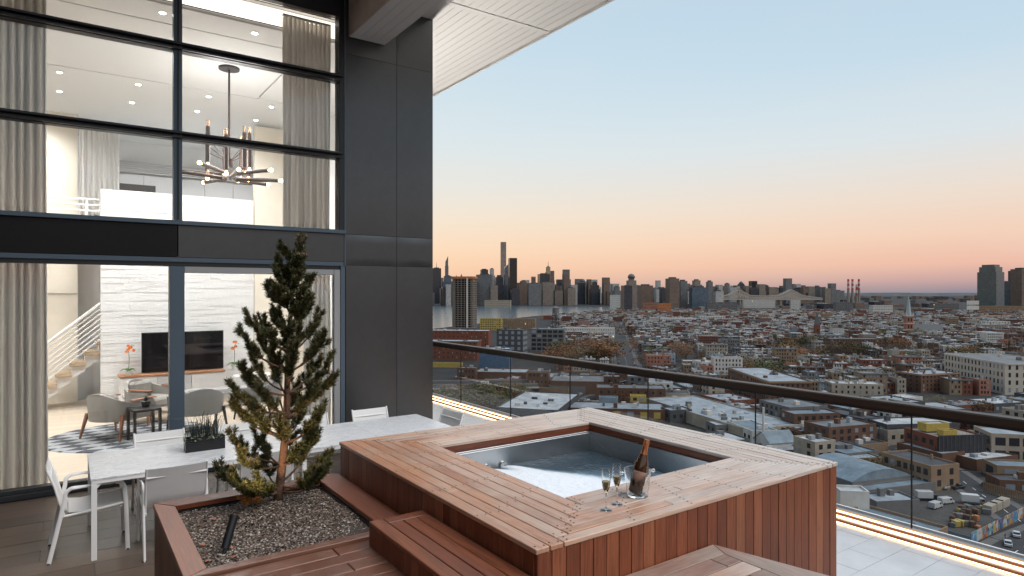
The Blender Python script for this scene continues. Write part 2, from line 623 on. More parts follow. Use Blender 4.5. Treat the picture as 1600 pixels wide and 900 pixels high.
# inner fascia and steel basin
WZ = .95
for q in ((IX0 - .01, IX1 + .01, IY1, IY1 + .011), (IX0 - .01, IX1 + .01, IY0 - .011, IY0)):
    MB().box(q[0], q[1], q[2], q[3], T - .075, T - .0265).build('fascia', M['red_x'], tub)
for q in ((IX0 - .011, IX0, IY0, IY1), (IX1, IX1 + .011, IY0, IY1)):
    MB().box(q[0], q[1], q[2], q[3], T - .075, T - .0265).build('fascia', M['red_y'], tub)
bas = MB()
t_ = .018
for x0, x1, y0, y1 in ((IX0 - .012, IX0 + t_, IY0 - .012, IY1 + .012), (IX1 - t_, IX1 + .012, IY0 - .012, IY1 + .012), (IX0 + t_, IX1 - t_, IY0 - .012, IY0 + t_), (IX0 + t_, IX1 - t_, IY1 - t_, IY1 + .012)):
    bas.box(x0, x1, y0, y1, .3, T - .077)
bas.box(IX0, IX1, IY0, IY1, .25, .3)
basin = bas.build('basin', M['steel'], tub, bevel=.002)
rim = MB()
rim.box(IX0 + t_ + .001, IX1 - t_ - .001, IY1 - t_ - .022, IY1 - t_ - .0005, T - .098, T - .086)
rim.box(IX0 + t_ + .0005, IX0 + t_ + .022, IY0 + t_, IY1 - t_ - .024, T - .098, T - .086)
rim.build('basin_lip', M['steel'], tub, bevel=.002)
for jx in (2.82, 2.98):
    MB().lathe([(.001, .006), (.016, .006), (.03, .02), (.036, .004), (.036, 0)][::-1], (jx, IY1 - t_, WZ + .012), 16, M=Matrix.Rotation(PI / 2, 3, 'X')).build('jet', M['steel'], tub, smooth=40)
# water
wv, wf = [], []
nx, ny = 90, 88
X0, X1, YA, YB = IX0 + t_ + .001, IX1 - t_ - .001, IY0 + t_ + .001, IY1 - t_ - .001
for j in range(ny + 1):
    for i in range(nx + 1):
        x, y = X0 + (X1 - X0) * i / nx, YA + (YB - YA) * j / ny
        s = YB - y
        h = 0
        for jx in (2.82, 2.98):
            c = jx + .28 * s
            w = .05 + .22 * s
            h += .016 * math.exp(-((x - c) / w) ** 2) * min(1, s / .1)
        h += .006 * noise.noise(Vector((x * 5, y * 3, 0))) + .003 * noise.noise(Vector((x * 14, y * 9, 3)))
        wv.append((x, y, WZ + h))
for j in range(ny):
    for i in range(nx):
        a = j * (nx + 1) + i
        wf.append((a, a + 1, a + nx + 2, a + nx + 1))
m = bpy.data.materials.new('bubbling_water')
m.use_nodes = True
n, l = m.node_tree.nodes, m.node_tree.links
b = n['Principled BSDF']
b.inputs['Roughness'].default_value = .12
t = n.new('ShaderNodeTexCoord')
sp = n.new('ShaderNodeSeparateXYZ')
l.new(t.outputs['Object'], sp.inputs[0])


def mth(n, l, op, a, b2=None, c=None):
    x = n.new('ShaderNodeMath')
    x.operation = op
    for i, q in enumerate((a, b2, c)):
        if q is None:
            continue
        if isinstance(q, (int, float)):
            x.inputs[i].default_value = q
        else:
            l.new(q, x.inputs[i])
    return x.outputs[0]


s = mth(n, l, 'SUBTRACT', YB, sp.outputs['Y'])
plume = None
for jx in (2.82, 2.99):
    c = mth(n, l, 'MULTIPLY_ADD', s, .28, jx)
    w = mth(n, l, 'MULTIPLY_ADD', s, .24, .035)
    q = mth(n, l, 'DIVIDE', mth(n, l, 'SUBTRACT', sp.outputs['X'], c), w)
    e = mth(n, l, 'POWER', 2.718, mth(n, l, 'MULTIPLY', mth(n, l, 'MULTIPLY', q, q), -1))
    plume = e if plume is None else mth(n, l, 'ADD', plume, e)
mp_ = n.new('ShaderNodeMapping')
mp_.inputs['Rotation'].default_value = (0, 0, R(16))
mp_.inputs['Scale'].default_value = (7, 1.6, 1)
l.new(t.outputs['Object'], mp_.inputs[0])
nz = n.new('ShaderNodeTexNoise')
nz.inputs['Scale'].default_value = 2.6
nz.inputs['Detail'].default_value = 9
nz.inputs['Roughness'].default_value = .66
l.new(mp_.outputs[0], nz.inputs['Vector'])
fo = mth(n, l, 'MULTIPLY', plume, mth(n, l, 'MULTIPLY_ADD', nz.outputs[0], 1.3, .15))
near = mth(n, l, 'MULTIPLY', mth(n, l, 'SUBTRACT', s, .3), .62)
near = mth(n, l, 'MULTIPLY', mth(n, l, 'MAXIMUM', near, 0), nz.outputs[0])
fo = mth(n, l, 'ADD', mth(n, l, 'MULTIPLY', fo, 1.25), near)
fr = ramp(n, [(.05, (.03, .055, .075, 1)), (.22, (.14, .22, .28, 1)), (.42, (.50, .60, .66, 1)), (.75, (.86, .89, .91, 1))], 'LINEAR')
l.new(fo, fr.inputs[0])
l.new(fr.outputs[0], b.inputs['Base Color'])
rr = n.new('ShaderNodeMapRange')
rr.inputs['To Min'].default_value = .1
rr.inputs['To Max'].default_value = .55
l.new(fo, rr.inputs['Value'])
l.new(rr.outputs[0], b.inputs['Roughness'])
ub = n.new('ShaderNodeBump')
ub.inputs['Strength'].default_value = .5
ub.inputs['Distance'].default_value = .02
wn_ = n.new('ShaderNodeTexNoise')
wn_.inputs['Scale'].default_value = 26
wn_.inputs['Detail'].default_value = 5
l.new(t.outputs['Object'], wn_.inputs['Vector'])
l.new(wn_.outputs[0], ub.inputs['Height'])
l.new(ub.outputs[0], b.inputs['Normal'])
M['water_tub'] = m
MB().add(wv, wf).build('water', M['water_tub'], tub, smooth=True)

# ---------------------------------------------------------------- step beside the tub, platform, landing
stp = thing('deck_step', 'low hardwood step box against the left side of the hot tub deck', 'step')
SX0, SX1, SY0, SY1, SZ = 1.435, 1.788, 2.05, 3.505, 1.07
for i in range(4):
    board('tread_board', SX0 + (SX1 - SX0) * i / 4, SX0 + (SX1 - SX0) * (i + 1) / 4, SY0, SY1 - (0 if i == 0 else .088), SZ - .025, SZ + rnd.uniform(-.001, .001), M['red_y'], stp)
board('tread_board', SX0 + (SX1 - SX0) / 4, SX1, SY1 - .088, SY1, SZ - .025, SZ, M['red_x'], stp)
for i in range(16):
    a, b_ = SY0 + (SY1 - SY0) * i / 16, SY0 + (SY1 - SY0) * (i + 1) / 16
    MB().box(SX0 + .006, SX0 + .026, a + .0015, b_ - .0015, .93, SZ - .027).build('riser_board', M['clad'], stp)
for i in range(4):
    a, b_ = SX0 + .03 + (SX1 - SX0 - .03) * i / 4, SX0 + .03 + (SX1 - SX0 - .03) * (i + 1) / 4
    MB().box(a + .0015, b_ - .0015, SY1 - .026, SY1 - .006, .93, SZ - .027).build('riser_board', M['clad'], stp)
MB().box(SX0 + .03, SX1 - .001, SY0 + .01, SY1 - .03, .932, SZ - .03).build('carcass', M['black'], stp)

PZ = .93
plat = thing('deck_platform', 'foreground hardwood platform in front of the planter and step', 'platform')
yb0 = 3.588
k = 0
while yb0 > 1.0:
    cuts = [.49, 1.9, 3.0] if k % 2 else [.49, 1.25, 2.4, 3.0]
    for a, b_ in zip(cuts, cuts[1:]):
        if a >= SX0 + .4 and yb0 > 2.36:
            continue
        if b_ > 1.787 and yb0 > 2.36:
            b_ = 1.787
        board('board', a, b_, yb0 - .118, yb0, PZ - .025, PZ + rnd.uniform(-.001, .001), M['deck_x'], plat)
    yb0 -= .118
    k += 1
for i in range(24):
    a, b_ = 1.0 + 2.58 * i / 24, 1.0 + 2.58 * (i + 1) / 24
    MB().box(.494, .512, a + .0015, b_ - .0015, 0, PZ - .027).build('cladding_board', M['clad'], plat)
MB().box(.52, 1.78, .6, 3.58, 0, PZ - .03).build('carcass', M['black'], plat)

land = thing('deck_landing', 'weathered hardwood landing with a mitred border at the front of the hot tub', 'landing')
LXR = 3.085
# the border: a board along the tub, then a mitred side border that splays outward
bw = .12
yt = OY0 + .004
sk = lambda y_: LXR + (yt - y_) * .245
MB().prism([(1.80, yt - bw), (LXR - .06, yt - bw), (LXR - g, yt - g), (1.80, yt - g)], PZ - .02, PZ + .005).build('border_board', M['land_x'], land, bevel=.002)
MB().prism([(LXR - .06 + g, yt - bw - g), (LXR - .06 + g, .9), (sk(.9), .9), (LXR, yt - g)], PZ - .02, PZ + .0045).build('border_board', M['deck_y'], land, bevel=.002)
yy = yt - bw
k = 0
while yy > 1.0:
    x_ = LXR - .06
    for a, b_ in ([(1.80, 2.5), (2.5, x_)] if k % 2 else [(1.80, 2.9), (2.9, x_)]):
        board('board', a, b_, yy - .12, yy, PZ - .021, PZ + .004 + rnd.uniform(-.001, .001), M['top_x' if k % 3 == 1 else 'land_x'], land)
    yy -= .12
    k += 1
MB().prism([(1.81, .9), (sk(.9) - .02, .9), (LXR - .02, yt - .02), (1.81, yt - .02)], 0, PZ - .03).build('carcass', M['black'], land)

# ================================================================ planter
pl = thing('deck_planter', 'square hardwood planter holding the pine and gravel beside the hot tub', 'planter')
PX0, PX1, PY0, PY1 = .487, 1.787, 3.592, 5.005
ix0, ix1, iy0, iy1 = .607, 1.60, 3.665, 4.85
RZ = .95


def mitre(nm, pts, m):
    MB().prism(pts, RZ - .035, RZ).build(nm, m, pl, bevel=.003)


mitre('rim_board', [(PX0, PY0), (ix0 - g, iy0), (ix0 - g, iy1 - g), (PX0, PY1 - g)], M['red_y'])
mitre('rim_board', [(PX0, PY1), (ix0, iy1 + g), (ix1 - g, iy1 + g), (ix1, PY1)], M['red_x'])
mitre('rim_board', [(ix1 + g, SY1 + .01), (PX1, SY1 + .01), (PX1, PY1), (ix1 + g, PY1)], M['red_y'])
mitre('rim_board', [(PX0 + .004, PY0), (ix1, PY0), (ix1, iy0 - g), (ix0, iy0 - g)], M['deck_x'])
for i in range(16):
    a, b_ = PY0 + .01 + (PY1 - PY0 - .02) * i / 16, PY0 + .01 + (PY1 - PY0 - .02) * (i + 1) / 16
    MB().box(PX0 + .008, PX0 + .03, a + .0015, b_ - .0015, 0, RZ - .036).build('cladding_board', M['clad'], pl)
for i in range(14):
    a, b_ = PX0 + .03 + (PX1 - PX0 - .04) * i / 14, PX0 + .03 + (PX1 - PX0 - .04) * (i + 1) / 14
    MB().box(a + .0015, b_ - .0015, PY1 - .03, PY1 - .008, 0, RZ - .036).build('cladding_board', M['clad'], pl)
ln = MB()
for x0, x1, y0, y1 in ((PX0 + .035, ix0 + .004, PY0 + .01, PY1 - .035), (ix1 - .004, PX1 - .005, PY0 + .01, PY1 - .035), (ix0 + .004, ix1 - .004, iy1 - .004, PY1 - .035), (ix0 + .004, ix1 - .004, PY0 + .01, iy0 + .004)):
    ln.box(x0, x1, y0, y1, .5, RZ - .038)
ln.build('liner', M['black'], pl)
M['soil'] = mat('dark_grit', (.05, .04, .033), .9, noise_amt=.4, noise_scale=60)
soil = MB().box(ix0, ix1, iy0, iy1, .6, .888).build('soil', M['soil'], pl)
# gravel
M['gravel'] = bpy.data.materials.new('mixed_gravel')
M['gravel'].use_nodes = True
n, l = M['gravel'].node_tree.nodes, M['gravel'].node_tree.links
ge = n.new('ShaderNodeNewGeometry')
r = ramp(n, [(0, (.035, .022, .015, 1)), (.4, (.10, .065, .045, 1)), (.7, (.17, .125, .095, 1)), (.88, (.26, .21, .17, 1)), (1, (.50, .45, .39, 1))], 'LINEAR')
l.new(ge.outputs['Random Per Island'], r.inputs[0])
l.new(r.outputs[0], n['Principled BSDF'].inputs['Base Color'])
n['Principled BSDF'].inputs['Roughness'].default_value = .75
gv = MB()
rg = random.Random(11)
OCT = [(1, 0, 0), (0, 1, 0), (-1, 0, 0), (0, -1, 0), (0, 0, 1), (0, 0, -1), (.6, .6, .5), (-.6, .55, .5), (-.55, -.6, .5), (.6, -.6, .45)]
OF = [(0, 6, 4), (6, 1, 4), (1, 7, 4), (7, 2, 4), (2, 8, 4), (8, 3, 4), (3, 9, 4), (9, 0, 4), (0, 1, 6), (1, 2, 7), (2, 3, 8), (3, 0, 9)]


def ground_z(x, y):
    return .895 + .022 * noise.noise(Vector((x * 3, y * 3, 2))) + .02 * max(0, 1 - ((x - 1.2) ** 2 + (y - 4.6) ** 2) / .16)


for i in range(13000):
    x, y = rg.uniform(ix0, ix1), rg.uniform(iy0, iy1)
    s = rg.uniform(.004, .0085) * (1.35 if rg.random() < .1 else 1)
    a = rg.uniform(0, 6.28)
    q = Matrix.Rotation(a, 3, 'Z') @ Matrix.Rotation(rg.uniform(-.5, .5), 3, 'X') @ Matrix.Diagonal((s * rg.uniform(.8, 1.4), s, s * rg.uniform(.6, .9)))
    c = Vector((x, y, ground_z(x, y) + rg.uniform(-.003, .005)))
    gv.add([q @ (Vector(p) * rg.uniform(.85, 1.1)) + c for p in OCT], OF)
gv.build('gravel', M['gravel'], pl)['kind'] = 'stuff'
# ================================================================ the penthouse: facade, soffit, room
def ray(px, py):
    r, u = (px - 800) / 994, (457 - py) / 994
    return Vector((.5736 + .8192 * r, .8192 - .5736 * r, u))


def onY(px, py, Y):
    d = ray(px, py)
    return Vector((0, 0, 2.4)) + d * (Y / d.y)


def onZ(px, py, z):
    d = ray(px, py)
    return Vector((0, 0, 2.4)) + d * ((z - 2.4) / d.z)


FY = 9.34
pent = thing('penthouse_building', 'dark metal penthouse facade with tall gridded windows and white soffit', 'building')
GY = 9.40
XL = -4.6
MX = 1.195
# upper window
cols = [XL, -1.75, MX, 3.36]
rows = [3.34, 4.46, 5.62, 6.58]
for i in range(3):
    for j in range(3):
        w0, w1 = cols[i] + .05, cols[i + 1] - (.05 if i < 2 else 0)
        MB().box(w0, w1, GY, GY + .012, rows[j] + .05, rows[j + 1] - .05).build('window_pane', M['glass'], pent)
for x in (-1.75, MX):
    MB().box(x - .05, x + .05, FY - .012, GY + .07, 3.34, 6.7).build('mullion', M['frame_blue'] if x == MX else M['frame'], pent, bevel=.004)
    MB().box(x - .012, x + .012, FY - .03, FY - .013, 3.36, 6.68).build('mullion_cap', M['frame'], pent)
for z in (4.46, 5.62):
    for a, b_ in zip(cols, cols[1:]):
        a2, b2 = a + .0505, b_ - (.0505 if b_ < 3 else .002)
        MB().box(a2, b2, FY - .004, GY + .07, z - .05, z + .05).build('transom', M['frame'], pent, bevel=.004)
    MB().box(XL, 3.40, FY - .09, FY - .031, z + .012, z + .04).build('transom_fin', M['frame'], pent, bevel=.003)
    MB().box(XL, 3.40, FY - .07, FY - .031, z - .045, z - .02).build('transom_fin', M['frame'], pent, bevel=.003)
MB().box(XL, 3.359, FY - .002, GY + .1, 6.55, 6.9).build('window_head', M['frame'], pent)
MB().box(3.36, 3.44, FY - .006, GY + .12, 3.34, 6.9).build('jamb', M['frame'], pent, bevel=.004)
MB().box(3.441, 3.461, FY - .012, FY + .05, 2.8, 6.9).build('jamb_trim', M['frame_blue'], pent)
MB().box(XL, 3.459, FY - .06, GY + .07, 3.285, 3.34).build('sill', M['frame_blue'], pent, bevel=.004)
# spandrel panels
M['spandrel'] = mat('black_spandrel_panel', (.02, .02, .022), .36, metal=.8, noise_amt=.05, noise_scale=20)
for a, b_ in ((XL, -1.753), (-1.747, MX - .003), (MX + .003, 3.457)):
    MB().box(a, b_, FY, FY + .06, 2.862, 3.284).build('spandrel_panel', M['spandrel'] if b_ < 1.3 else M['panel'], pent, bevel=.004)
# door set
MB().box(XL, 3.457, FY + .004, GY + .12, 2.80, 2.861).build('door_head', M['frame_blue'], pent, bevel=.003)
MB().box(XL, 3.457, FY + .03, GY + .1, 2.745, 2.7995).build('door_head_track', M['frame'], pent)
MB().box(1.10, 1.275, FY + .005, GY + .09, .10, 2.744).build('door_stile', M['frame_blue'], pent, bevel=.004)
MB().box(-1.85, -1.70, FY + .005, GY + .09, .10, 2.744).build('door_stile', M['frame_blue'], pent, bevel=.004)
M['stile_grey'] = mat('pale_grey_frame', (.36, .37, .38), .4, metal=.3)
MB().box(3.29, 3.385, FY + .012, GY + .05, .10, 2.744).build('door_stile', M['stile_grey'], pent, bevel=.004)
MB().box(1.276, 3.289, FY + .014, GY + .05, 2.66, 2.744).build('door_rail', M['stile_grey'], pent, bevel=.004)
MB().box(3.386, 3.457, FY + .002, GY + .12, .0, 2.799).build('door_jamb', M['frame_blue'], pent, bevel=.003)
MB().box(XL, 3.385, FY - .03, GY + .1, -.01, .055).build('door_sill', M['frame'], pent, bevel=.004)
MB().box(XL, 3.385, FY + .02, GY + .1, .056, .10).build('door_sill', M['frame'], pent, bevel=.003)
for a, b_ in ((XL, -1.851), (-1.699, 1.099), (1.276, 3.289)):
    MB().box(a, b_, GY + (.03 if b_ < 1.2 else 0), GY + (.042 if b_ < 1.2 else .012), .10, 2.744 if b_ < 1.2 else 2.66).build('door_pane', M['glass'], pent)
# pier of metal panels
px_ = [3.463, 4.30, 4.945]
pz = [0, 2.815, 3.285, 6.02, 6.9]
for a, b_ in zip(px_, px_[1:]):
    for c, d in zip(pz, pz[1:]):
        q = MB()
        nxx, nzz = 6, 8
        # slightly pillowed sheet with folded edges
        vs, fs = [], []
        for j in range(nzz + 1):
            for i in range(nxx + 1):
                u, v = i / nxx, j / nzz
                e = .010 * (1 - (2 * u - 1) ** 6) * (1 - (2 * v - 1) ** 10)
                vs.append((a + .004 + (b_ - a - .008) * u, FY - e, c + .004 + (d - c - .008) * v))
        for j in range(nzz):
            for i in range(nxx):
                k = j * (nxx + 1) + i
                fs.append((k, k + 1, k + nxx + 2, k + nxx + 1))
        q.add(vs, fs)
        q.build('pier_panel', M['panel'], pent, smooth=True)
MB().box(3.463, 4.943, FY + .004, FY + .3, 0, 6.9).build('pier_core', M['black'], pent)
MB().box(4.90, 4.946, FY + .002, 20, 0, 6.9).build('side_wall', M['panel'], pent)
# soffit boards, beam box
RY = 5.9
MB().box(-9, 6.85, RY - .03, RY - .002, 6.86, 7.4).build('fascia', M['white'], pent)
MB().box(-9, 6.83, RY, 20, 6.935, 7.4).build('roof_slab', M['white'], pent)
x = 4.13
while x < 6.80:
    x1 = min(x + .148, 6.815)
    for a, b_ in ((RY, 8.6), (8.72, 16)):
        MB().box(x + .003, x1 - .003, a, b_, 6.90, 6.93).build('soffit_board', M['soffit'], pent)
    x = x1
MB().box(4.13, 6.815, 8.603, 8.717, 6.885, 6.934).build('soffit_batten', M['frame_blue'] if False else M['soffit'], pent)
MB().box(6.818, 6.85, RY, 16, 6.86, 7.4).build('fascia', M['white'], pent)
MB().box(-9, 3.49, RY, FY - .02, 6.9, 6.934).build('soffit_lining', M['soffit'], pent)
for i in range(4):
    a, b_ = 3.52 + .55 * i / 4, 3.52 + .55 * (i + 1) / 4
    MB().box(a + .002, b_ - .002, RY, FY - .02, 6.28, 6.30).build('beam_board', M['soffit'], pent)
yy = FY - .02
while yy > RY + .1:
    MB().box(3.50, 3.519, yy - .118, yy - .003, 6.281, 6.899).build('beam_cheek_board', M['pinkboard'], pent)
    yy -= .118
MB().box(4.071, 4.09, RY, FY - .02, 6.281, 6.93).build('beam_cheek', M['white'], pent)
MB().box(3.523, 4.068, RY + .01, FY - .025, 6.303, 6.93).build('beam_core', M['black'], pent)
MB().tube([(4.105, RY, 6.885), (4.105, 9.0, 6.885)], .022, 8).build('light_tube', mat('soffit_light_tube', (1, 1, 1), .5, emit=(1, .94, .86), estr=5), pent)
# unseen wall added left of frame to shade the tub side and platform
MB().box(-2.5, -2.3, .5, FY - .05, -.01, 6.9).build('shade_wall', M['spandrel'], pent)

# ---------------------------------------------------------------- room shell
M['plaster'] = mat('white_plaster', (.80, .80, .79), .7)
M['cream'] = mat('cream_plaster', (.80, .735, .62), .7, noise_amt=.03)
M['oak'] = wood('pale_oak_floor', 'x', [(.62, .52, .40), (.58, .48, .37), (.66, .56, .45)], .4, .35)
M['ledge'] = mat('white_ledge_stone', (.80, .80, .79), .75, noise_amt=.05, noise_scale=20, bump=.3, bump_scale=60)
M['cab'] = mat('grey_cabinet', (.40, .40, .40), .5)
M['grey_white'] = mat('pale_grey_board', (.6, .6, .6), .6)
CZ = 6.3
fl = thing('room_floor', None, None)
fl['kind'] = 'structure'
y = GY + .11
k = 0
while y < 17:
    cuts = [-6, -2.1 + .5 * (k % 3), .3 + .4 * (k % 2), 2.4 + .3 * (k % 3), 4.89]
    for a, b_ in zip(cuts, cuts[1:]):
        MB().box(a + .001, b_ - .001, y + .001, y + .199, -.05, .02).build('floorboard', M['oak'], fl)
    y += .2
    k += 1
MB().box(-6, 4.89, GY + .1, 19.2, -.2, -.05).build('room_slab', M['black'], fl)
ce = thing('room_ceiling', None, None)
ce['kind'] = 'structure'
for x0, x1, y0, y1 in ((-6, 3.14, 10.445, 13.415), (-6, 4.89, 13.445, 19.2), (3.17, 4.89, 9.75, 13.415), (-6, 3.14, 9.75, 10.415)):
    MB().box(x0, x1, y0, y1, CZ, CZ + .05).build('ceiling_panel', M['plaster'], ce)
MB().box(-6, 4.89, 9.75, 19.2, CZ + .08, CZ + .2).build('ceiling_slab', M['dark'], ce)
MB().box(-6, 4.89, GY + .11, 9.749, 6.62, 6.7).build('curtain_pocket', M['plaster'], ce)
M['cove'] = mat('cove_light', (1, .95, .88), .5, emit=(1, .9, .78), estr=1.6)
MB().box(-5.9, 4.8, 9.72, 9.74, 6.36, 6.6).build('cove_light', M['cove'], ce)
rw = thing('room_wall', None, None)
rw['kind'] = 'structure'
MB().box(-6.02, -5.92, GY + .11, 19.2, -.05, 6.7).build('plaster_wall', M['plaster'], rw)
MB().box(4.80, 4.898, GY + .13, 19.2, -.05, 6.7).build('plaster_wall', M['plaster'], rw)
MB().box(-6, .20, 16.9, 17.0, -.05, CZ).build('cream_wall', M['cream'], rw)
MB().box(-6, .20, 16.88, 16.899, 2.37, 2.385).build('wall_joint', M['cab'], rw)
MB().box(.20, 4.8, 17.3, 17.4, -.05, 3.2).build('plaster_wall', M['plaster'], rw)
MB().box(3.56, 4.8, 15.45, 15.6, 0, 6.25).build('cream_wall', M['cream'], rw)
MB().box(-6, 4.8, 19.1, 19.2, 3, CZ).build('plaster_wall', M['plaster'], rw)
MB().box(.5, 4.8, 15.62, 19.1, 3.25, 3.4).build('mezzanine_slab', M['plaster'], rw)
# mezzanine back wall: grille and cabinet doors
for i in range(8):
    a = onY(187, 270, 18.95).x - .2 + i * .72
    if a > 4.0:
        break
    MB().box(a + .004, a + .716, 18.9, 19.0, 3.41, 5.42).build('cabinet_door', M['cab'], rw)
for i in range(6):
    MB().box(.6, 4.7, 18.93, 19.0, 5.48 + .05 * i, 5.505 + .05 * i).build('grille_slat', M['grey_white'], rw)
p0, p1 = onY(187, 301, 18.89), onY(243, 291, 18.89)
MB().box(p0.x, p1.x, 18.86, 18.899, p0.z, p1.z).build('niche', M['black'], rw)

# white ledge-stone wall: long thin stones, uneven depth
lw = thing('stone_wall', 'white stacked ledge stone wall behind the television, open above as mezzanine parapet', 'wall')
BX0, BX1, BY, BZ = onY(157, 500, 15.5).x, 3.55, 15.5, 4.53
MB().box(BX0 + .01, BX1, BY + .03, BY + .25, 0, BZ - .01).build('backing', M['plaster'], lw)
st = MB()
rb = random.Random(5)
z = .02
while z < BZ:
    h = rb.choice((.04, .05, .06, .075))
    x = BX0
    while x < BX1:
        w = rb.uniform(.2, .75)
        x1 = min(x + w, BX1)
        st.box(x + .001, x1 - .001, BY - rb.uniform(0, .014), BY + .04, z + .001, min(z + h, BZ) - .001)
        x = x1
    z += h
so_ = st.build('ledge_stone', M['ledge'], lw)
so_['kind'] = 'stuff'

# interior downlights (lit lamps in the photograph)
M['lampface'] = mat('downlight_face', (1, 1, 1), .5, emit=(1, .93, .82), estr=9)
for i, (x, y) in enumerate([(254, 20), (398, 52), (93, 113), (93, 143), (216, 132), (206, 160), (326, 151), (308, 174), (424, 167), (400, 188)]):
    p = onZ(x, y, CZ)
    words = ['near the window head beside the mullion', 'nearest the right curtain', 'left, just inside the far slot', 'left, beyond the far slot', 'left middle before the mullion', 'left middle behind its neighbour',
             'left of the chandelier rod', 'left of the rod, farther back', 'right of the chandelier rod', 'right of the rod, farther back'][i]
    t = thing('ceiling_light', 'recessed round ceiling downlight, ' + words, 'downlight', (p.x, p.y, CZ), 0, 'ceiling downlights in the lounge')
    MB().lathe([(.058, -.003), (.058, .002), (.042, .002), (.042, -.003)], (0, 0, 0), 16).build('trim_ring', M['white'], t)
    MB().lathe([(0, -.0035), (.0415, -.0035)], (0, 0, 0), 16).build('lens', M['lampface'], t)
for i, (x, y) in enumerate([(-4.2, 11), (-1.8, 11), (.6, 11), (2.6, 11), (-4.2, 14.3), (-1.8, 14.3), (.6, 14.3), (2.6, 14.3), (1.6, 17.3), (3.6, 17.3), (4.2, 12), (-.9, 16.1)]):
    li = bpy.data.lights.new('downlight_lamp', 'SPOT')
    li.energy = 390 if y < 17 else 300
    li.spot_size = R(150)
    li.spot_blend = .7
    li.color = (.985, .99, 1)
    li.shadow_soft_size = .12
    o = bpy.data.objects.new('downlight_lamp', li)
    COL.objects.link(o)
    o.location = (x, y, CZ - .03)
# ================================================================ dining set
M['marble'] = bpy.data.materials.new('white_marble')
M['marble'].use_nodes = True
n, l = M['marble'].node_tree.nodes, M['marble'].node_tree.links
t = n.new('ShaderNodeTexCoord')
mp_ = n.new('ShaderNodeMapping')
mp_.inputs['Rotation'].default_value = (0, 0, R(35))
mp_.inputs['Scale'].default_value = (2.2, 6, 4)
l.new(t.outputs['Object'], mp_.inputs[0])
x_ = n.new('ShaderNodeTexNoise')
x_.inputs['Scale'].default_value = 1.7
x_.inputs['Detail'].default_value = 9
x_.inputs['Roughness'].default_value = .68
x_.inputs['Distortion'].default_value = 1.6
l.new(mp_.outputs[0], x_.inputs['Vector'])
r = ramp(n, [(.36, (.80, .80, .80, 1)), (.47, (.74, .745, .75, 1)), (.5, (.50, .52, .54, 1)), (.53, (.74, .745, .75, 1)), (.7, (.80, .80, .79, 1))], 'LINEAR')
l.new(x_.outputs[0], r.inputs[0])
l.new(r.outputs[0], n['Principled BSDF'].inputs['Base Color'])
n['Principled BSDF'].inputs['Roughness'].default_value = .28

TX0, TX1, TY0, TY1 = .175, 3.93, 6.80, 7.90
tb = thing('dining_table', 'long white marble dining table on white metal legs outside the glass doors', 'table', (2.05, 7.35, 0))


def rel(mb, nm, m, par, **k):
    o = mb.build(nm, m, par, **k)
    o.matrix_parent_inverse = Matrix.Translation(-Vector(par.location))
    return o


for a, b_ in ((TX0, 2.95), (2.953, TX1)):
    rel(MB().box(a, b_, TY0, TY1, .718, .735), 'tabletop', M['marble'], tb, bevel=.002)
for q in ((TX0 + .004, TX1 - .004, TY0 + .004, TY0 + .03), (TX0 + .004, TX1 - .004, TY1 - .03, TY1 - .004), (TX0 + .004, TX0 + .03, TY0 + .031, TY1 - .031), (TX1 - .03, TX1 - .004, TY0 + .031, TY1 - .031)):
    rel(MB().box(*q, .682, .7175), 'apron', M['white_metal'], tb, bevel=.003)
for x in (TX0 + .004, 2.05, TX1 - .049):
    for y in (TY0 + .004, TY1 - .049):
        q = MB().box(x, x + .045, y, y + .045, 0, .6815)
        for sg in ((1,) if x < 1 else (-1,) if x > 3 else (1, -1)):
            xx = x + (.0455 if sg > 0 else -.0005)
            q.add([(xx, y + .008, .64), (xx + sg * .04, y + .008, .6815), (xx, y + .008, .6815), (xx, y + .037, .64), (xx + sg * .04, y + .037, .6815), (xx, y + .037, .6815)],
                  [(0, 1, 2), (5, 4, 3), (0, 3, 4, 1), (1, 4, 5, 2), (2, 5, 3, 0)])
        rel(q, 'leg', M['white_metal'], tb, bevel=.002)


def arc(c, r, a0, a1, n, f):
    return [f(c[0] + r * math.cos(R(a0 + (a1 - a0) * i / n)), c[1] + r * math.sin(R(a0 + (a1 - a0) * i / n))) for i in range(n + 1)]


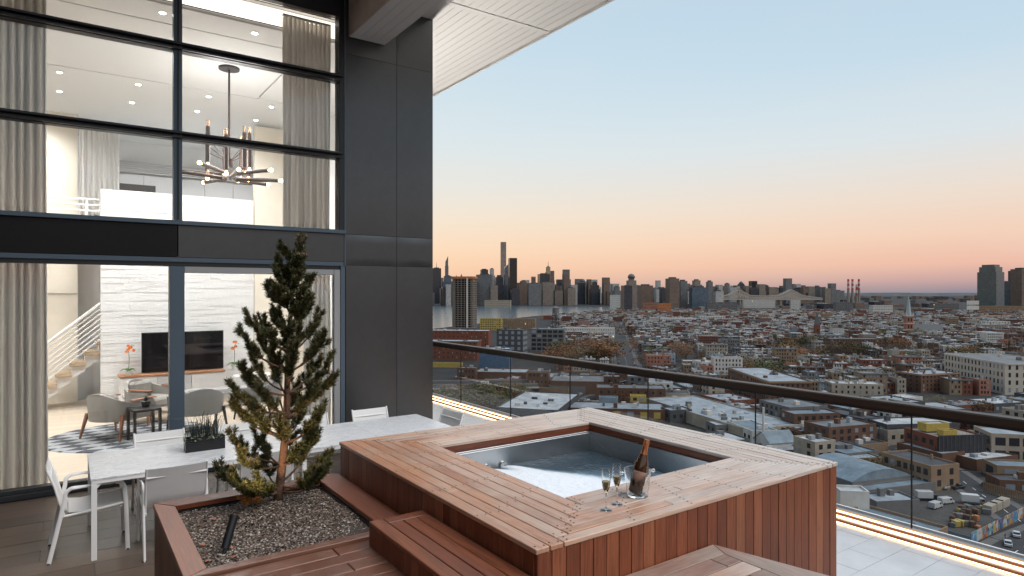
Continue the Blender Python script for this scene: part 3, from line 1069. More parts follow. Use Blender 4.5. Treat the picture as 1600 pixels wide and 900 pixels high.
def make_chair():
    c = thing('dining_chair', 'x', 'chair', (0, 0, 0), 0, 'white sling chairs around the marble table')
    m = M['white_metal']
    for sx_ in (-1, 1):
        f = lambda y, z: (sx_ * .262, y, z)
        MB().tube([f(-.315, 0), f(-.25, .30), f(-.195, .56)], .0135, 8, flat=1.4).build('leg', m, c, smooth=50)
        MB().tube([f(-.195, .56)] + arc((-.128, .575), .07, 165, 90, 5, f) + [f(.17, .645)] + arc((.19, .575), .07, 90, 8, 5, f), .0135, 8, flat=1.3).build('armrest', m, c, smooth=50)
        MB().tube([f(.259, .585), f(.27, .44), f(.285, 0)], .0135, 8, flat=1.4).build('leg', m, c, smooth=50)
        f2 = lambda y, z: (sx_ * .247, y, z)
        MB().tube([f2(-.24, .395), f2(0, .41), f2(.262, .44)], .012, 8).build('seat_rail', m, c, smooth=50)
        MB().tube([f2(-.205, .41), f2(-.235, .52), f2(-.275, .68), f2(-.33, .83)], .011, 8).build('back_rail', m, c, smooth=50)
        for yy in (-.315, .285):
            MB().tube([f(yy, 0.0), f(yy, .012)], .016, 8).build('foot_cap', M['black'], c)
    MB().tube([(-.247, -.303, .735), (.247, -.303, .735)], .011, 8).build('cross_bar', m, c, smooth=50)
    MB().tube([(-.247, .235, .41), (.247, .235, .41)], .010, 8).build('cross_bar', m, c, smooth=50)
    pr = [(.25, .437), (.1, .425), (-.08, .418), (-.17, .43), (-.212, .47), (-.245, .56), (-.283, .70), (-.325, .822)]

    def sheet(p, nm):
        q = MB()
        nx_ = 6
        for off, flip in ((0, 0), (.007, 1)):
            vs = []
            for k, (y, z) in enumerate(p):
                a = p[max(k - 1, 0)]
                b2 = p[min(k + 1, len(p) - 1)]
                tx, tz = b2[0] - a[0], b2[1] - a[1]
                ln_ = math.hypot(tx, tz)
                ny_, nz_ = tz / ln_, -tx / ln_
                for i in range(nx_ + 1):
                    u = -1 + 2 * i / nx_
                    sag = -.012 * (1 - u * u)
                    vs.append((u * .243, y + ny_ * (off - sag) * -1, z + nz_ * (off - sag) * -1 if True else z))
            fs = []
            for k in range(len(p) - 1):
                for i in range(nx_):
                    a = k * (nx_ + 1) + i
                    ff = (a, a + 1, a + nx_ + 2, a + nx_ + 1)
                    fs.append(ff if flip else ff[::-1])
            q.add(vs, fs)
        q.build(nm, M['sling'], c, smooth=True)

    sheet(pr[:4], 'seat')
    sheet(pr[3:], 'backrest')
    return c


chair = make_chair()
KIDS[chair.name] = list(chair.children)
places = [((.185, 7.2), -PI / 2, 'white sling armchair alone at the near-left end of the marble table'),
          ((.83, 6.83), 0, 'white sling armchair on the planter side of the table, nearest its left end'),
          ((1.63, 6.85), .03, 'white sling armchair on the planter side of the table, behind the pine'),
          ((.87, 7.89), PI + .02, 'white sling armchair on the glass-door side, behind the black table planter'),
          ((1.72, 7.88), PI - .03, 'white sling armchair on the glass-door side, hidden behind the pine crown'),
          ((2.54, 7.87), PI, 'white sling armchair on the glass-door side, in front of the white curtain'),
          ((3.38, 7.87), PI + .02, 'white sling armchair in front of the metal clad pier'),
          ((3.89, 7.38), PI / 2 + .05, 'white sling armchair at the far end of the table on the pale tiles')]
for i, (p, rz, lb) in enumerate(places):
    o = chair if i == 0 else dup(chair)
    o.location = (p[0], p[1], 0)
    o.rotation_euler = (0, 0, rz)
    o['label'] = lb

# trough with grasses on the table
M['grassblade'] = mat('dark_grass_blade', (.035, .05, .045), .5, noise_amt=.4)
M['paleleaf'] = mat('silver_green_leaf', (.22, .27, .18), .55, noise_amt=.4, noise_scale=20)
tp = thing('table_planter', 'black trough of spiky dark grass and silver leaves on the marble table', 'planter', (1.20, 7.40, .735))
q = MB().box(-.19, .19, -.065, .065, 0, .012)
for a in ((-.19, .19, -.065, -.055), (-.19, .19, .055, .065), (-.19, -.18, -.055, .055), (.18, .19, -.055, .055)):
    q.box(*a, .012, .14)
q.box(-.18, .18, -.055, .055, .012, .12)
q.build('trough', M['black'], tp)
q = MB()
rg = random.Random(21)
for i in range(170):
    x, y = rg.uniform(-.15, .15), rg.uniform(-.04, .04)
    L_ = rg.uniform(.16, .34)
    a, b_ = rg.uniform(0, 6.28), rg.uniform(.15, .9)
    dx, dy = math.cos(a) * b_, math.sin(a) * b_
    w = .003
    p0, p1, p2 = Vector((x, y, .115)), Vector((x + dx * L_ * .45, y + dy * L_ * .45, .115 + L_ * .75)), Vector((x + dx * L_ * 1.1, y + dy * L_ * 1.1, .115 + L_ * (1.0 - .4 * b_)))
    s_ = Vector((-math.sin(a), math.cos(a), 0)) * w
    q.add([p0 - s_, p0 + s_, p1 + s_ * .8, p1 - s_ * .8, p2], [(0, 1, 2, 3), (3, 2, 4)])
q.build('grass_tuft', M['grassblade'], tp)['kind'] = 'stuff'
q = MB()
for i in range(160):
    x, y = rg.choice((-1, 1)) * rg.uniform(.02, .2), rg.uniform(-.1, .1)
    c = Vector((x, y, .12 + rg.uniform(-.03, .05)))
    a = rg.uniform(0, 6.28)
    u = Vector((math.cos(a), math.sin(a), rg.uniform(-.4, .5))) * rg.uniform(.018, .035)
    v = Vector((-math.sin(a), math.cos(a), rg.uniform(-.5, .5))) * .011
    q.add([c - u, c + v, c + u, c - v], [(0, 1, 2, 3)])
q.build('foliage', M['paleleaf'], tp)['kind'] = 'stuff'

# ================================================================ the pine
M['needle'] = bpy.data.materials.new('pine_needle')
M['needle'].use_nodes = True
n, l = M['needle'].node_tree.nodes, M['needle'].node_tree.links
ge = n.new('ShaderNodeNewGeometry')
tcn = n.new('ShaderNodeTexCoord')
nn = n.new('ShaderNodeTexNoise')
nn.inputs['Scale'].default_value = 6
l.new(tcn.outputs['Object'], nn.inputs['Vector'])
ad = mth(n, l, 'ADD', mth(n, l, 'MULTIPLY', ge.outputs['Random Per Island'], .6), mth(n, l, 'MULTIPLY', nn.outputs[0], .6))
r = ramp(n, [(.2, (.014, .020, .009, 1)), (.5, (.045, .054, .018, 1)), (.75, (.095, .10, .03, 1)), (.95, (.16, .14, .045, 1))], 'LINEAR')
l.new(ad, r.inputs[0])
l.new(r.outputs[0], n['Principled BSDF'].inputs['Base Color'])
n['Principled BSDF'].inputs['Roughness'].default_value = .45
M['bark'] = mat('pine_bark', (.13, .07, .045), .85, noise_amt=.5, noise_scale=40, bump=.6, bump_scale=60)
M['bud'] = mat('pine_bud', (.30, .15, .09), .7)
BASE = Vector((1.235, 4.67, .88))
pine = thing('pine_tree', 'slender dark green pine with upturned bottlebrush branches growing in the planter gravel', 'tree', BASE)
rp = random.Random(42)
lean = Vector((.819, -.574, 0)) * .16      # leans a little to the right
H = 1.93


def trunk_at(s):
    return lean * (s ** 1.2) + Vector((.02 * math.sin(s * 7), .02 * math.cos(s * 6), H * s))


MB().tube([trunk_at(i / 16) for i in range(17)], .034, 9, r2=.006).build('trunk', M['bark'], pine, smooth=True)
br, nd, bud = MB(), MB(), MB()


def needles(p0, p1, dens, ln_, wd=.0025):
    ax = p1 - p0
    L_ = ax.length
    ax.normalize()
    a = ax.cross(Vector((.3, .2, 1))).normalized()
    b2 = ax.cross(a)
    k = int(dens * L_)
    for i in range(k):
        s = rp.random()
        th = rp.uniform(0, 6.283)
        tip = max(0, (s - .8) / .2)
        o_ = a * math.cos(th) + b2 * math.sin(th)
        d = (o_ * (1 - .45 * tip) + ax * (.75 + .8 * tip) + Vector((rp.uniform(-.25, .25) for _ in range(3)))).normalized()
        c = p0 + ax * (L_ * s)
        e = c + d * ln_ * rp.uniform(.7, 1.15)
        w = d.cross(o_ + Vector((rp.uniform(-1, 1) for _ in range(3)))).normalized() * wd
        nd.add([c - w, c + w, e + w * .35, e - w * .35], [(0, 1, 2, 3)])


def branch(p, az_, L_, rise, depth=0):
    """bare near the trunk, then tufts of shoots turned up like candles"""
    pts = [p]
    d = Vector((math.cos(az_) * math.cos(rise), math.sin(az_) * math.cos(rise), math.sin(rise)))
    n_ = 6
    for i in range(n_):
        d = (d + Vector((0, 0, .10 + .05 * i)) + Vector((rp.uniform(-.16, .16), rp.uniform(-.16, .16), rp.uniform(-.08, .06)))).normalized()
        pts.append(pts[-1] + d * L_ / n_)
    br.tube(pts, .0042 + .014 * L_, 5, r2=.003)
    bare = 0 if L_ < .16 else 2 if L_ < .27 else 3
    for i in range(bare, n_):
        needles(pts[i], pts[i + 1], 1500 if i >= n_ - 1 else 650, .031)
    bud.tube([pts[-1], pts[-1] + d * .02], .004, 4, r2=.001)
    if L_ > .12:
        for i in range(max(bare, 1), n_ + 1):
            for k in range(4 if rp.random() < .6 else 3):
                a2 = math.atan2(d.y, d.x) + rp.uniform(-1.4, 1.4)
                s_ = rp.uniform(.05, .085) * (1 if L_ > .2 else .75)
                q0 = pts[i]
                dd = Vector((math.cos(a2) * .8, math.sin(a2) * .8, rp.uniform(.3, 1.3))).normalized()
                q1 = q0 + dd * s_ * .6
                q2 = q1 + (dd + Vector((0, 0, .7))).normalized() * s_ * .6
                br.tube([q0, q1, q2], .0036, 4, r2=.002)
                needles(q0, q1, 900, .031)
                needles(q1, q2, 1900, .030)
                bud.tube([q2, q2 + Vector((0, 0, .018))], .0038, 4, r2=.001)


# silhouette: radius by height
def rad(s):
    P = [(0, .30), (.05, .42), (.2, .39), (.3, .36), (.42, .37), (.52, .37), (.6, .26), (.7, .19), (.8, .15), (.9, .11), (1, .05)]
    for (a, ra), (b2, rb_) in zip(P, P[1:]):
        if a <= s <= b2:
            return ra + (rb_ - ra) * (s - a) / (b2 - a)
    return .05


levels = [.07, .15, .24, .33, .42, .50, .56, .64, .71, .77, .83, .88, .92, .955]
for li_, s in enumerate(levels):
    k = (6, 7, 7, 7, 6, 6, 5, 4, 4, 4, 4, 4, 3, 3)[li_]
    a0 = rp.uniform(0, 6.28)
    for j in range(k):
        s2 = s + rp.uniform(-.016, .016)
        branch(trunk_at(s2), a0 + j * 6.283 / k + rp.uniform(-.3, .3), rad(s) * rp.uniform(.72, 1.12), (-.15 if s < .1 else -.05 + s * .62) + rp.uniform(-.12, .16))
for az2, L2, r2 in ((math.atan2(.574, -.819) + .25, .44, -.22), (math.atan2(.574, -.819) + .75, .40, -.05), (math.atan2(-.574, .819) - .1, .42, -.12), (math.atan2(-.574, .819) + .5, .40, 0), (-2.2, .3, -.1)):
    branch(trunk_at(.05), az2, L2, r2)
needles(trunk_at(.84), trunk_at(1.0), 1500, .04)
# the two tall candles of the leader
for a2, h_ in ((.4, .19), (3.4, .15), (2.0, .12), (5.2, .11)):
    q0 = trunk_at(.86)
    q1 = q0 + Vector((math.cos(a2) * .05, math.sin(a2) * .05, h_ * .5))
    q2 = q1 + Vector((math.cos(a2) * .015, math.sin(a2) * .015, h_ * .6))
    br.tube([q0, q1, q2], .004, 5, r2=.002)
    needles(q0, q1, 1100, .04)
    needles(q1, q2, 1300, .037)
    bud.tube([q2, q2 + Vector((0, 0, .03))], .005, 4, r2=.001)
br.build('branch', M['bark'], pine, smooth=True)['kind'] = 'stuff'
nd.build('needle', M['needle'], pine)['kind'] = 'stuff'
bud.build('bud', M['bud'], pine)['kind'] = 'stuff'

# low seedling and fallen leaves
M['drygold'] = mat('dry_golden_sprig', (.60, .27, .07), .7, noise_amt=.3)
M['dryleaf'] = mat('dry_red_leaf', (.34, .13, .08), .7)
for i, (px, py) in enumerate([(316, 853), (325, 878), (361, 858), (366, 872), (334, 812)]):
    p = onZ(px, py, .905)
    w = ['nearest the left rim', 'by the front corner', 'beside the spotlight', 'in front of the spotlight', 'near the left rim, farther back'][i]
    q = MB()
    a = i * 1.3
    pts = [Vector((math.cos(a + k * 1.2566) * (.014 if k % 2 else .02), math.sin(a + k * 1.2566) * (.014 if k % 2 else .02), .006 * (k % 2))) for k in range(5)]
    q.add(pts + [Vector((0, 0, .008))], [(k, (k + 1) % 5, 5) for k in range(5)])
    tag(q.build('dry_leaf', M['dryleaf'], loc=(p.x, p.y, .912)), 'curled dry red leaf on the gravel ' + w, 'leaf', 'dry leaves on the planter gravel')
sg = thing('dry_sprig', 'golden dry pine sprig glowing in the spotlight at the foot of the pine', 'sprig', onZ(396, 792, .9))
q, q2 = MB(), MB()
nd_keep = nd
nd = q
for i in range(12):
    a = i * .9
    p0 = Vector((.012 * i - .07, .006 * (i % 4), .02))
    p1 = p0 + Vector((math.cos(a) * .06, math.sin(a) * .05, .05 + .035 * (i % 3)))
    q2.tube([Vector((0, 0, -.01)), p0, p1], .002, 4)
    needles(p0, p1, 700, .028)
q.build('needle', M['drygold'], sg)['kind'] = 'stuff'
q2.build('stem', M['bark'], sg)

# spotlight on a spike
SPB = onZ(349, 866, .90)
aim = (BASE + trunk_at(.42) - SPB).normalized()
spt = thing('garden_spotlight', 'black cylindrical spike spotlight leaning in the gravel towards the pine', 'spotlight', SPB)
ax = Vector((.34, .30, .9)).normalized()
MB().tube([ax * -.03, ax * .035], .008, 8).build('spike', M['black'], spt)
MB().tube([ax * .03, ax * .05, ax * .051, ax * .20], .024, 16, caps=True).build('housing', M['black'], spt, smooth=40)
MB().tube([ax * .195, ax * .215], .0265, 16, caps=False).build('hood', M['black'], spt, smooth=40)
M['spotlens'] = mat('spotlight_lens', (1, .8, .5), .3, emit=(1, .7, .4), estr=12)
MB().tube([ax * .2005, ax * .2015], .021, 16).build('lens', M['spotlens'], spt)
li = bpy.data.lights.new('spotlight_lamp', 'SPOT')
li.energy = 48
li.spot_size = R(62)
li.spot_blend = .6
li.color = (1, .70, .40)
li.shadow_soft_size = .02
o = bpy.data.objects.new('spotlight_lamp', li)
COL.objects.link(o)
lp = SPB + ax * .215
o.location = lp
o.rotation_euler = (BASE + Vector((0, 0, .55)) - lp).to_track_quat('-Z', 'Y').to_euler()

# ================================================================ champagne on the tub edge
M['cglass'] = mat('clear_glass', (.95, .97, .97), .02, trans=1, ior=1.45)
M['wine'] = mat('champagne', (.93, .72, .28), .02, trans=1, ior=1.33)
M['bottle'] = mat('brown_bottle_glass', (.055, .02, .008), .08, coat=.5)
M['foil'] = mat('copper_foil', (.55, .22, .10), .3, metal=.8, noise_amt=.1)
M['label'] = mat('pink_paper_label', (.72, .38, .26), .5)
M['ice'] = mat('clear_ice', (.95, .98, 1), .1, trans=1, ior=1.31)
for i, (x, y) in enumerate(((2.437, 2.576), (2.555, 2.612))):
    t = thing('champagne_flute', ('champagne flute nearer the tub corner, half full, on the deck boards', 'champagne flute nearer the ice bucket, half full, on the deck boards')[i], 'glass', (x, y, T + .0015), 0, 'champagne flutes on the tub edge')
    pr = [(.033, 0), (.033, .002), (.006, .006), (.0042, .012), (.004, .085), (.010, .10), (.021, .13), (.0255, .165), (.0235, .225), (.0222, .225), (.0242, .165), (.0197, .132), (.009, .105), (0, .102)]
    MB().lathe(pr, n=24).build('bowl', M['cglass'], t, smooth=50)
    MB().lathe([(0, .1035), (.0085, .1065), (.0190, .1325), (.0228, .158), (0, .158)], n=20).build('wine', M['wine'], t, smooth=50)
BK = Vector((2.758, 2.649, T + .0015))
t = thing('ice_bucket', 'clear glass ice bucket with two knob handles on the tub edge', 'bucket', BK, R(-20))
MB().lathe([(.058, 0), (.062, .004), (.066, .04), (.078, .15), (.081, .156), (.076, .156), (.0735, .15), (.061, .045), (.056, .012), (0, .012)], n=28).build('body', M['cglass'], t, smooth=50)
for s_ in (-1, 1):
    MB().lathe([(.006, 0), (.006, .014), (.012, .02), (.012, .032), (.008, .036), (0, .036)], (s_ * .0765, 0, .142), 10, M=Matrix.Rotation(s_ * PI / 2, 3, 'Y')).build('handle', M['cglass'], t, smooth=50)
q = MB()
rg = random.Random(8)
for i in range(16):
    a, rr_ = rg.uniform(0, 6.28), rg.uniform(.012, .044)
    c = (math.cos(a) * rr_, math.sin(a) * rr_, .03 + rg.uniform(0, .075))
    q.obox(c, .023, .023, .021, M=Matrix.Rotation(rg.uniform(0, 3), 3, 'X') @ Matrix.Rotation(rg.uniform(0, 3), 3, 'Z'))
tag(q.build('ice', M['ice'], loc=BK, bevel=.002), 'clear ice cubes heaped inside the glass bucket', 'ice', kind='stuff')
tl = Matrix.Rotation(R(13), 3, Vector((.574, .819, 0)))
t = thing('champagne_bottle', 'dark brown champagne bottle with pink label tilted in the ice bucket', 'bottle', BK + Vector((-.012, .008, .02)))
MB().lathe([(0, .004), (.030, 0), (.040, .006), (.0415, .02), (.0415, .155), (.039, .178), (.030, .205), (.0195, .235), (.0155, .262)], n=24, M=tl).build('body', M['bottle'], t, smooth=50)
MB().lathe([(.0205, .233), (.0163, .262), (.0158, .292), (.0175, .294), (.0175, .303), (.0155, .308), (.0155, .318), (0, .321)], n=20, M=tl).build('foil', M['foil'], t, smooth=50)
lv, lf = [], []
for j, z in enumerate((.055, .135)):
    for i in range(13):
        a = R(-35 - 90 - 70 + 140 * i / 12)
        lv.append(tl @ Vector((.0421 * math.cos(a), .0421 * math.sin(a), z)))
for i in range(12):
    lf.append((i, i + 1, i + 14, i + 13))
MB().add(lv, lf).build('label', M['label'], t, smooth=True)
# ================================================================ inside the lounge


def cloth(name, c, tl):
    m = mat(name, c, .85, noise_amt=.05, noise_scale=3)
    n, l = m.node_tree.nodes, m.node_tree.links
    tr, mi = n.new('ShaderNodeBsdfTranslucent'), n.new('ShaderNodeMixShader')
    tr.inputs[0].default_value = (*[min(1, x * 1.15) for x in c], 1)
    mi.inputs[0].default_value = tl
    l.new(n['Principled BSDF'].outputs[0], mi.inputs[1])
    l.new(tr.outputs[0], mi.inputs[2])
    l.new(mi.outputs[0], n['Material Output'].inputs[0])
    return m


M['curtain'] = cloth('taupe_curtain', (.72, .70, .67), .5)
M['sheer'] = cloth('white_sheer_curtain', (.80, .79, .77), .5)


def curtain(nm, label, x0, x1, y, z0, z1, folds, m, seed=0, amp=.05):
    rr_ = random.Random(seed)
    t = thing(nm, label, 'curtain', ((x0 + x1) / 2, y, z0))
    q = MB()
    n_ = folds * 8
    ph = [rr_.uniform(.75, 1.25) for _ in range(folds + 1)]
    zs = [0, .3, .6, .9, 1]
    for off, fl_ in ((0, 0), (.012, 1)):
        vs, fs = [], []
        for k, zz in enumerate(zs):
            for i in range(n_ + 1):
                u = i / n_
                f = u * folds
                a = amp * ph[int(min(f, folds - .01))] * (1.0 if zz < .9 else .7)
                vs.append(((u - .5) * (x1 - x0) + .02 * math.sin(f * 2.1 + zz * 2) * (1 - zz), a * math.sin(f * 2 * PI) + off + .02 * math.sin(f * .7 + 3 * zz), (z1 - z0) * zz))
        for k in range(len(zs) - 1):
            for i in range(n_):
                a = k * (n_ + 1) + i
                ff = (a, a + 1, a + n_ + 2, a + n_ + 1)
                fs.append(ff if not fl_ else ff[::-1])
        q.add(vs, fs)
    q.build('drape', m, t, smooth=True)
    MB().box(-(x1 - x0) / 2, (x1 - x0) / 2, -.02, .03, z1 - z0 + .002, z1 - z0 + .03).build('heading_track', M['white'], t)


curtain('curtain', 'tall taupe curtain drawn to the left, running past both window storeys', -1.35, -.20, 9.72, .03, 6.5, 13, M['curtain'], 1, .06)
curtain('curtain', 'taupe curtain at the right edge of the upper window', 2.62, 3.34, 9.66, 2.9, 6.5, 11, M['curtain'], 2, .045)
curtain('curtain', 'white sheer curtain gathered at the right end of the glass doors', 2.92, 3.34, 9.68, .03, 2.85, 6, M['sheer'], 3, .04)
a, b_ = onY(124, 210, 16.2), onY(187, 210, 16.2)
curtain('curtain', 'short pale curtain hanging on the mezzanine beside the cream wall', a.x, b_.x, 16.2, 3.45, onY(150, 202, 16.2).z, 8, M['sheer'], 4, .05)
# floor slab edge between storeys just behind the spandrel
MB().box(-6, 4.79, GY + .12, GY + .20, 2.87, 3.28).build('floor_band', M['plaster'], pent)

# mezzanine railing
t = thing('mezzanine_railing', 'short white tube railing beside the stone parapet on the mezzanine', 'railing')
a, b_ = onY(118, 320, 15.6), onY(157, 320, 15.6)
for py in (311, 320, 329):
    z = onY(140, py, 15.6).z
    MB().box(a.x - .6, b_.x - .01, 15.57, 15.62, z - .018, z + .018).build('rail', M['white'], t)
MB().box(onY(133, 320, 15.6).x, onY(137, 320, 15.6).x, 15.56, 15.63, 3.4, onY(140, 311, 15.6).z + .02).build('post', M['white'], t)

# staircase
M['tread'] = wood('oak_tread', 'y', [(.50, .37, .25), (.46, .34, .22)], .5, .4)
t = thing('staircase', 'white staircase with oak treads and slanting white rail bars behind the stone wall', 'staircase')
SYa, SYb = 15.75, 16.6
p = onY(144, 553, SYa)
for i in range(-5, 4):
    x, z = p.x + .238 * i, p.z + .208 * i
    if z < .1:
        continue
    MB().box(x - .15, x + .13, SYa, SYb, z - .03, z + .03).build('tread', M['tread'], t, bevel=.004)
    MB().add([(x - .12, SYa + .1, z - .031), (x + .12, SYa + .1, z - .031), (x + .12, SYa + .1, z - .15), (x - .12, SYa + .1, z - .30), (x - .12, SYb - .1, z - .031), (x + .12, SYb - .1, z - .031), (x + .12, SYb - .1, z - .15), (x - .12, SYb - .1, z - .30)],
             [(0, 1, 2, 3), (7, 6, 5, 4), (0, 4, 5, 1), (1, 5, 6, 2), (2, 6, 7, 3), (3, 7, 4, 0)]).build('bracket', M['white'], t)
sl_ = .208 / .238
for k in range(8):
    z0 = p.z + .18 + .105 * k
    xa, xb = p.x - 1.3, p.x + .75
    MB().tube([(xa, SYa - .03, z0 - sl_ * (p.x - xa)), (xb, SYa - .03, z0 + sl_ * (xb - p.x))], .012 if k < 7 else .028, 6).build('rail_bar', M['white'], t)
MB().tube([(p.x - 1.3, SYa + .45, p.z - .17 - sl_ * 1.3), (p.x + .75, SYa + .45, p.z - .17 + sl_ * .75)], .09, 4).build('stringer', M['white'], t)

# television, console, orchids
M['screen'] = mat('black_screen', (.006, .006, .007), .12)
M['walnut'] = wood('warm_wood', 'x', [(.40, .19, .09), (.36, .16, .08)], .45, .6)
a, b_ = onY(221, 583, 15.1), onY(349, 516, 15.1)
t = thing('television', 'wide black flat television standing on the wood topped console', 'television', (0, 0, 0))
MB().box(a.x, b_.x, 15.08, 15.13, a.z, b_.z).build('casing', M['black'], t, bevel=.006)
MB().box(a.x + .015, b_.x - .015, 15.076, 15.079, a.z + .02, b_.z - .015).build('screen', M['screen'], t)
TVz = a.z
t = thing('media_console', 'low pale console with a warm wood top under the television', 'console')
c0, c1 = onY(186, 590, 14.9).x, onY(352, 590, 14.9).x
zt = TVz - .02
MB().box(c0, c1, 14.88, 15.40, zt - .035, zt).build('top', M['walnut'], t, bevel=.003)
for i in range(3):
    x0, x1 = c0 + .02 + (c1 - c0 - .04) * i / 3, c0 + .02 + (c1 - c0 - .04) * (i + 1) / 3
    MB().box(x0 + .006, x1 - .006, 14.90, 14.92, .20, zt - .042).build('drawer_front', M['white'] if i != 1 else M['grey_white'], t, bevel=.003)
MB().box(c0 + .02, c1 - .02, 14.921, 15.38, .19, zt - .036).build('carcass', M['white'], t)
MB().box(c0 + .1, c1 - .1, 14.97, 15.3, .02, .189).build('plinth', M['cab'], t)
M['petal'] = mat('orange_petal', (.75, .22, .07), .6)
M['orchleaf'] = mat('orchid_leaf', (.05, .13, .03), .45)


def orchid(px, label, h):
    p_ = onY(px, 583, 15.0)
    t = thing('potted_orchid', label, 'plant', (p_.x, 15.0, zt), 0, 'orchids on the console')
    MB().lathe([(.05, 0), (.062, .10), (.056, .10), (.05, .09), (0, .085)], n=14).build('pot', M['white'], t, smooth=40)
    q = MB()
    for k in range(7):
        a_ = k * .9
        d_ = Vector((math.cos(a_), math.sin(a_), 0))
        s_ = Vector((-d_.y, d_.x, 0)) * .03
        p0, p1, p2 = Vector((0, 0, .09)), d_ * .1 + Vector((0, 0, .14)), d_ * .2 + Vector((0, 0, .09))
        q.add([p0 - s_ * .4, p0 + s_ * .4, p1 + s_, p1 - s_, p2], [(0, 1, 2, 3), (3, 2, 4)])
    q.build('foliage', M['orchleaf'], t)
    MB().tube([(0, 0, .09), (.01, 0, .3), (.0, 0, h), (.05, 0, h + .07), (.1, 0, h + .04)], .006, 6).build('stem', M['orchleaf'], t)
    rr_ = random.Random(px)
    for k in range(7):
        c = Vector((rr_.uniform(-.05, .11), rr_.uniform(-.04, .04), h + rr_.uniform(-.07, .1)))
        q = MB()
        for j in range(5):
            a_ = j * 1.2566 + k
            e = Vector((math.cos(a_), -.4, math.sin(a_))) * .038
            f_ = Vector((math.cos(a_ + 1.57), 0, math.sin(a_ + 1.57))) * .018
            q.add([c, c + e * .5 + f_, c + e, c + e * .5 - f_], [(0, 1, 2, 3)])
        q.build('blossom', M['petal'], t)


orchid(201, 'orange orchid in a white pot left of the television', .55)
orchid(366, 'orange orchid right of the television, behind the pine', .5)

# rug
M['rug'] = bpy.data.materials.new('patterned_rug')
M['rug'].use_nodes = True
n, l = M['rug'].node_tree.nodes, M['rug'].node_tree.links
t_ = n.new('ShaderNodeTexCoord')
ck = n.new('ShaderNodeTexChecker')
ck.inputs['Scale'].default_value = 3.3
ck.inputs['Color1'].default_value = (.05, .055, .065, 1)
ck.inputs['Color2'].default_value = (.33, .34, .35, 1)
mp_ = n.new('ShaderNodeMapping')
mp_.inputs['Rotation'].default_value = (0, 0, R(35))
mp_.inputs['Scale'].default_value = (1, 1.7, 1)
l.new(t_.outputs['Object'], mp_.inputs[0])
l.new(mp_.outputs[0], ck.inputs['Vector'])
l.new(ck.outputs[0], n['Principled BSDF'].inputs['Base Color'])
n['Principled BSDF'].inputs['Roughness'].default_value = .95
tag(MB().lathe([(0, .012), (1.18, .012), (1.2, 0), (0, 0)][::-1], (0, 0, 0), 48).build('rug', M['rug'], loc=(.85, 12.35, .021)), 'round charcoal and grey triangle patterned rug under the lounge chairs', 'rug')

M['linen'] = mat('grey_linen', (.30, .285, .26), .9, noise_amt=.08, noise_scale=60)
M['grey_fab'] = mat('charcoal_upholstery', (.20, .21, .215), .9, noise_amt=.1, noise_scale=50)
M['wal'] = wood('walnut_leg', 'z', [(.27, .11, .05), (.24, .095, .045)], .4, .5)


def lounge_chair(label, loc, rz, fab, wooden=True):
    """barrel chair: faces local +y"""
    t = thing('lounge_chair', label, 'armchair', loc, rz, 'lounge armchairs round the rug')
    q = MB()
    n_ = 18
    def ring(r_, z, sq=.9):
        return [Vector((r_ * math.cos(R(180 + 180 * i / n_ + 0)) , r_ * sq * math.sin(R(180 + 180 * i / n_)), z)) for i in range(n_ + 1)]
    def prof(r_, zf):
        out = []
        for i in range(n_ + 1):
            a_ = R(180 + 180 * i / n_)
            k = -math.sin(a_)          # 0 at the arm fronts, 1 at the back
            out.append(Vector((r_ * math.cos(a_), r_ * math.sin(a_) * .95 + .0, zf(k))))
        return out
    def ext(pts):                      # straight arms forward
        return [pts[0] + Vector((0, .38, 0))] + pts + [pts[-1] + Vector((0, .38, 0))]
    lo = ext(prof(.385, lambda k: .30))
    ho = ext(prof(.41, lambda k: .58 + .17 * k ** 2))
    hi_ = ext(prof(.34, lambda k: .58 + .17 * k ** 2))
    li__ = ext(prof(.31, lambda k: .30))
    m_ = len(lo)
    fs = []
    for i in range(m_ - 1):
        for b0, b1 in ((0, 1), (1, 2), (2, 3), (3, 0)):
            fs.append((b0 * m_ + i, b0 * m_ + i + 1, b1 * m_ + i + 1, b1 * m_ + i))
    fs += [(0, m_, 2 * m_, 3 * m_), (m_ - 1, 4 * m_ - 1, 3 * m_ - 1, 2 * m_ - 1)]
    q.add(lo + ho + hi_ + li__, fs)
    q.build('back_shell', fab, t, smooth=35)
    MB().box(-.30, .30, -.2, .40, .29, .45).build('seat_cushion', fab, t, bevel=.035)
    MB().box(-.22, .22, -.27, -.12, .46, .72).build('back_cushion', M['linen'], t, bevel=.04)
    for sx_ in (-1, 1):
        for y0, y1 in ((.30, .38), (-.20, -.30)):
            MB().tube([(sx_ * .355, y0, .56 if y0 > 0 else .4), (sx_ * .40, y1, 0)], .034, 4, r2=.016).build('leg', M['wal'] if wooden else M['black'], t)
    if wooden:
        for sx_ in (-1, 1):
            MB().box(sx_ * .375 - .045, sx_ * .375 + .045, -.05, .42, .60, .622).build('arm_cap', M['wal'], t, bevel=.006)
    return t


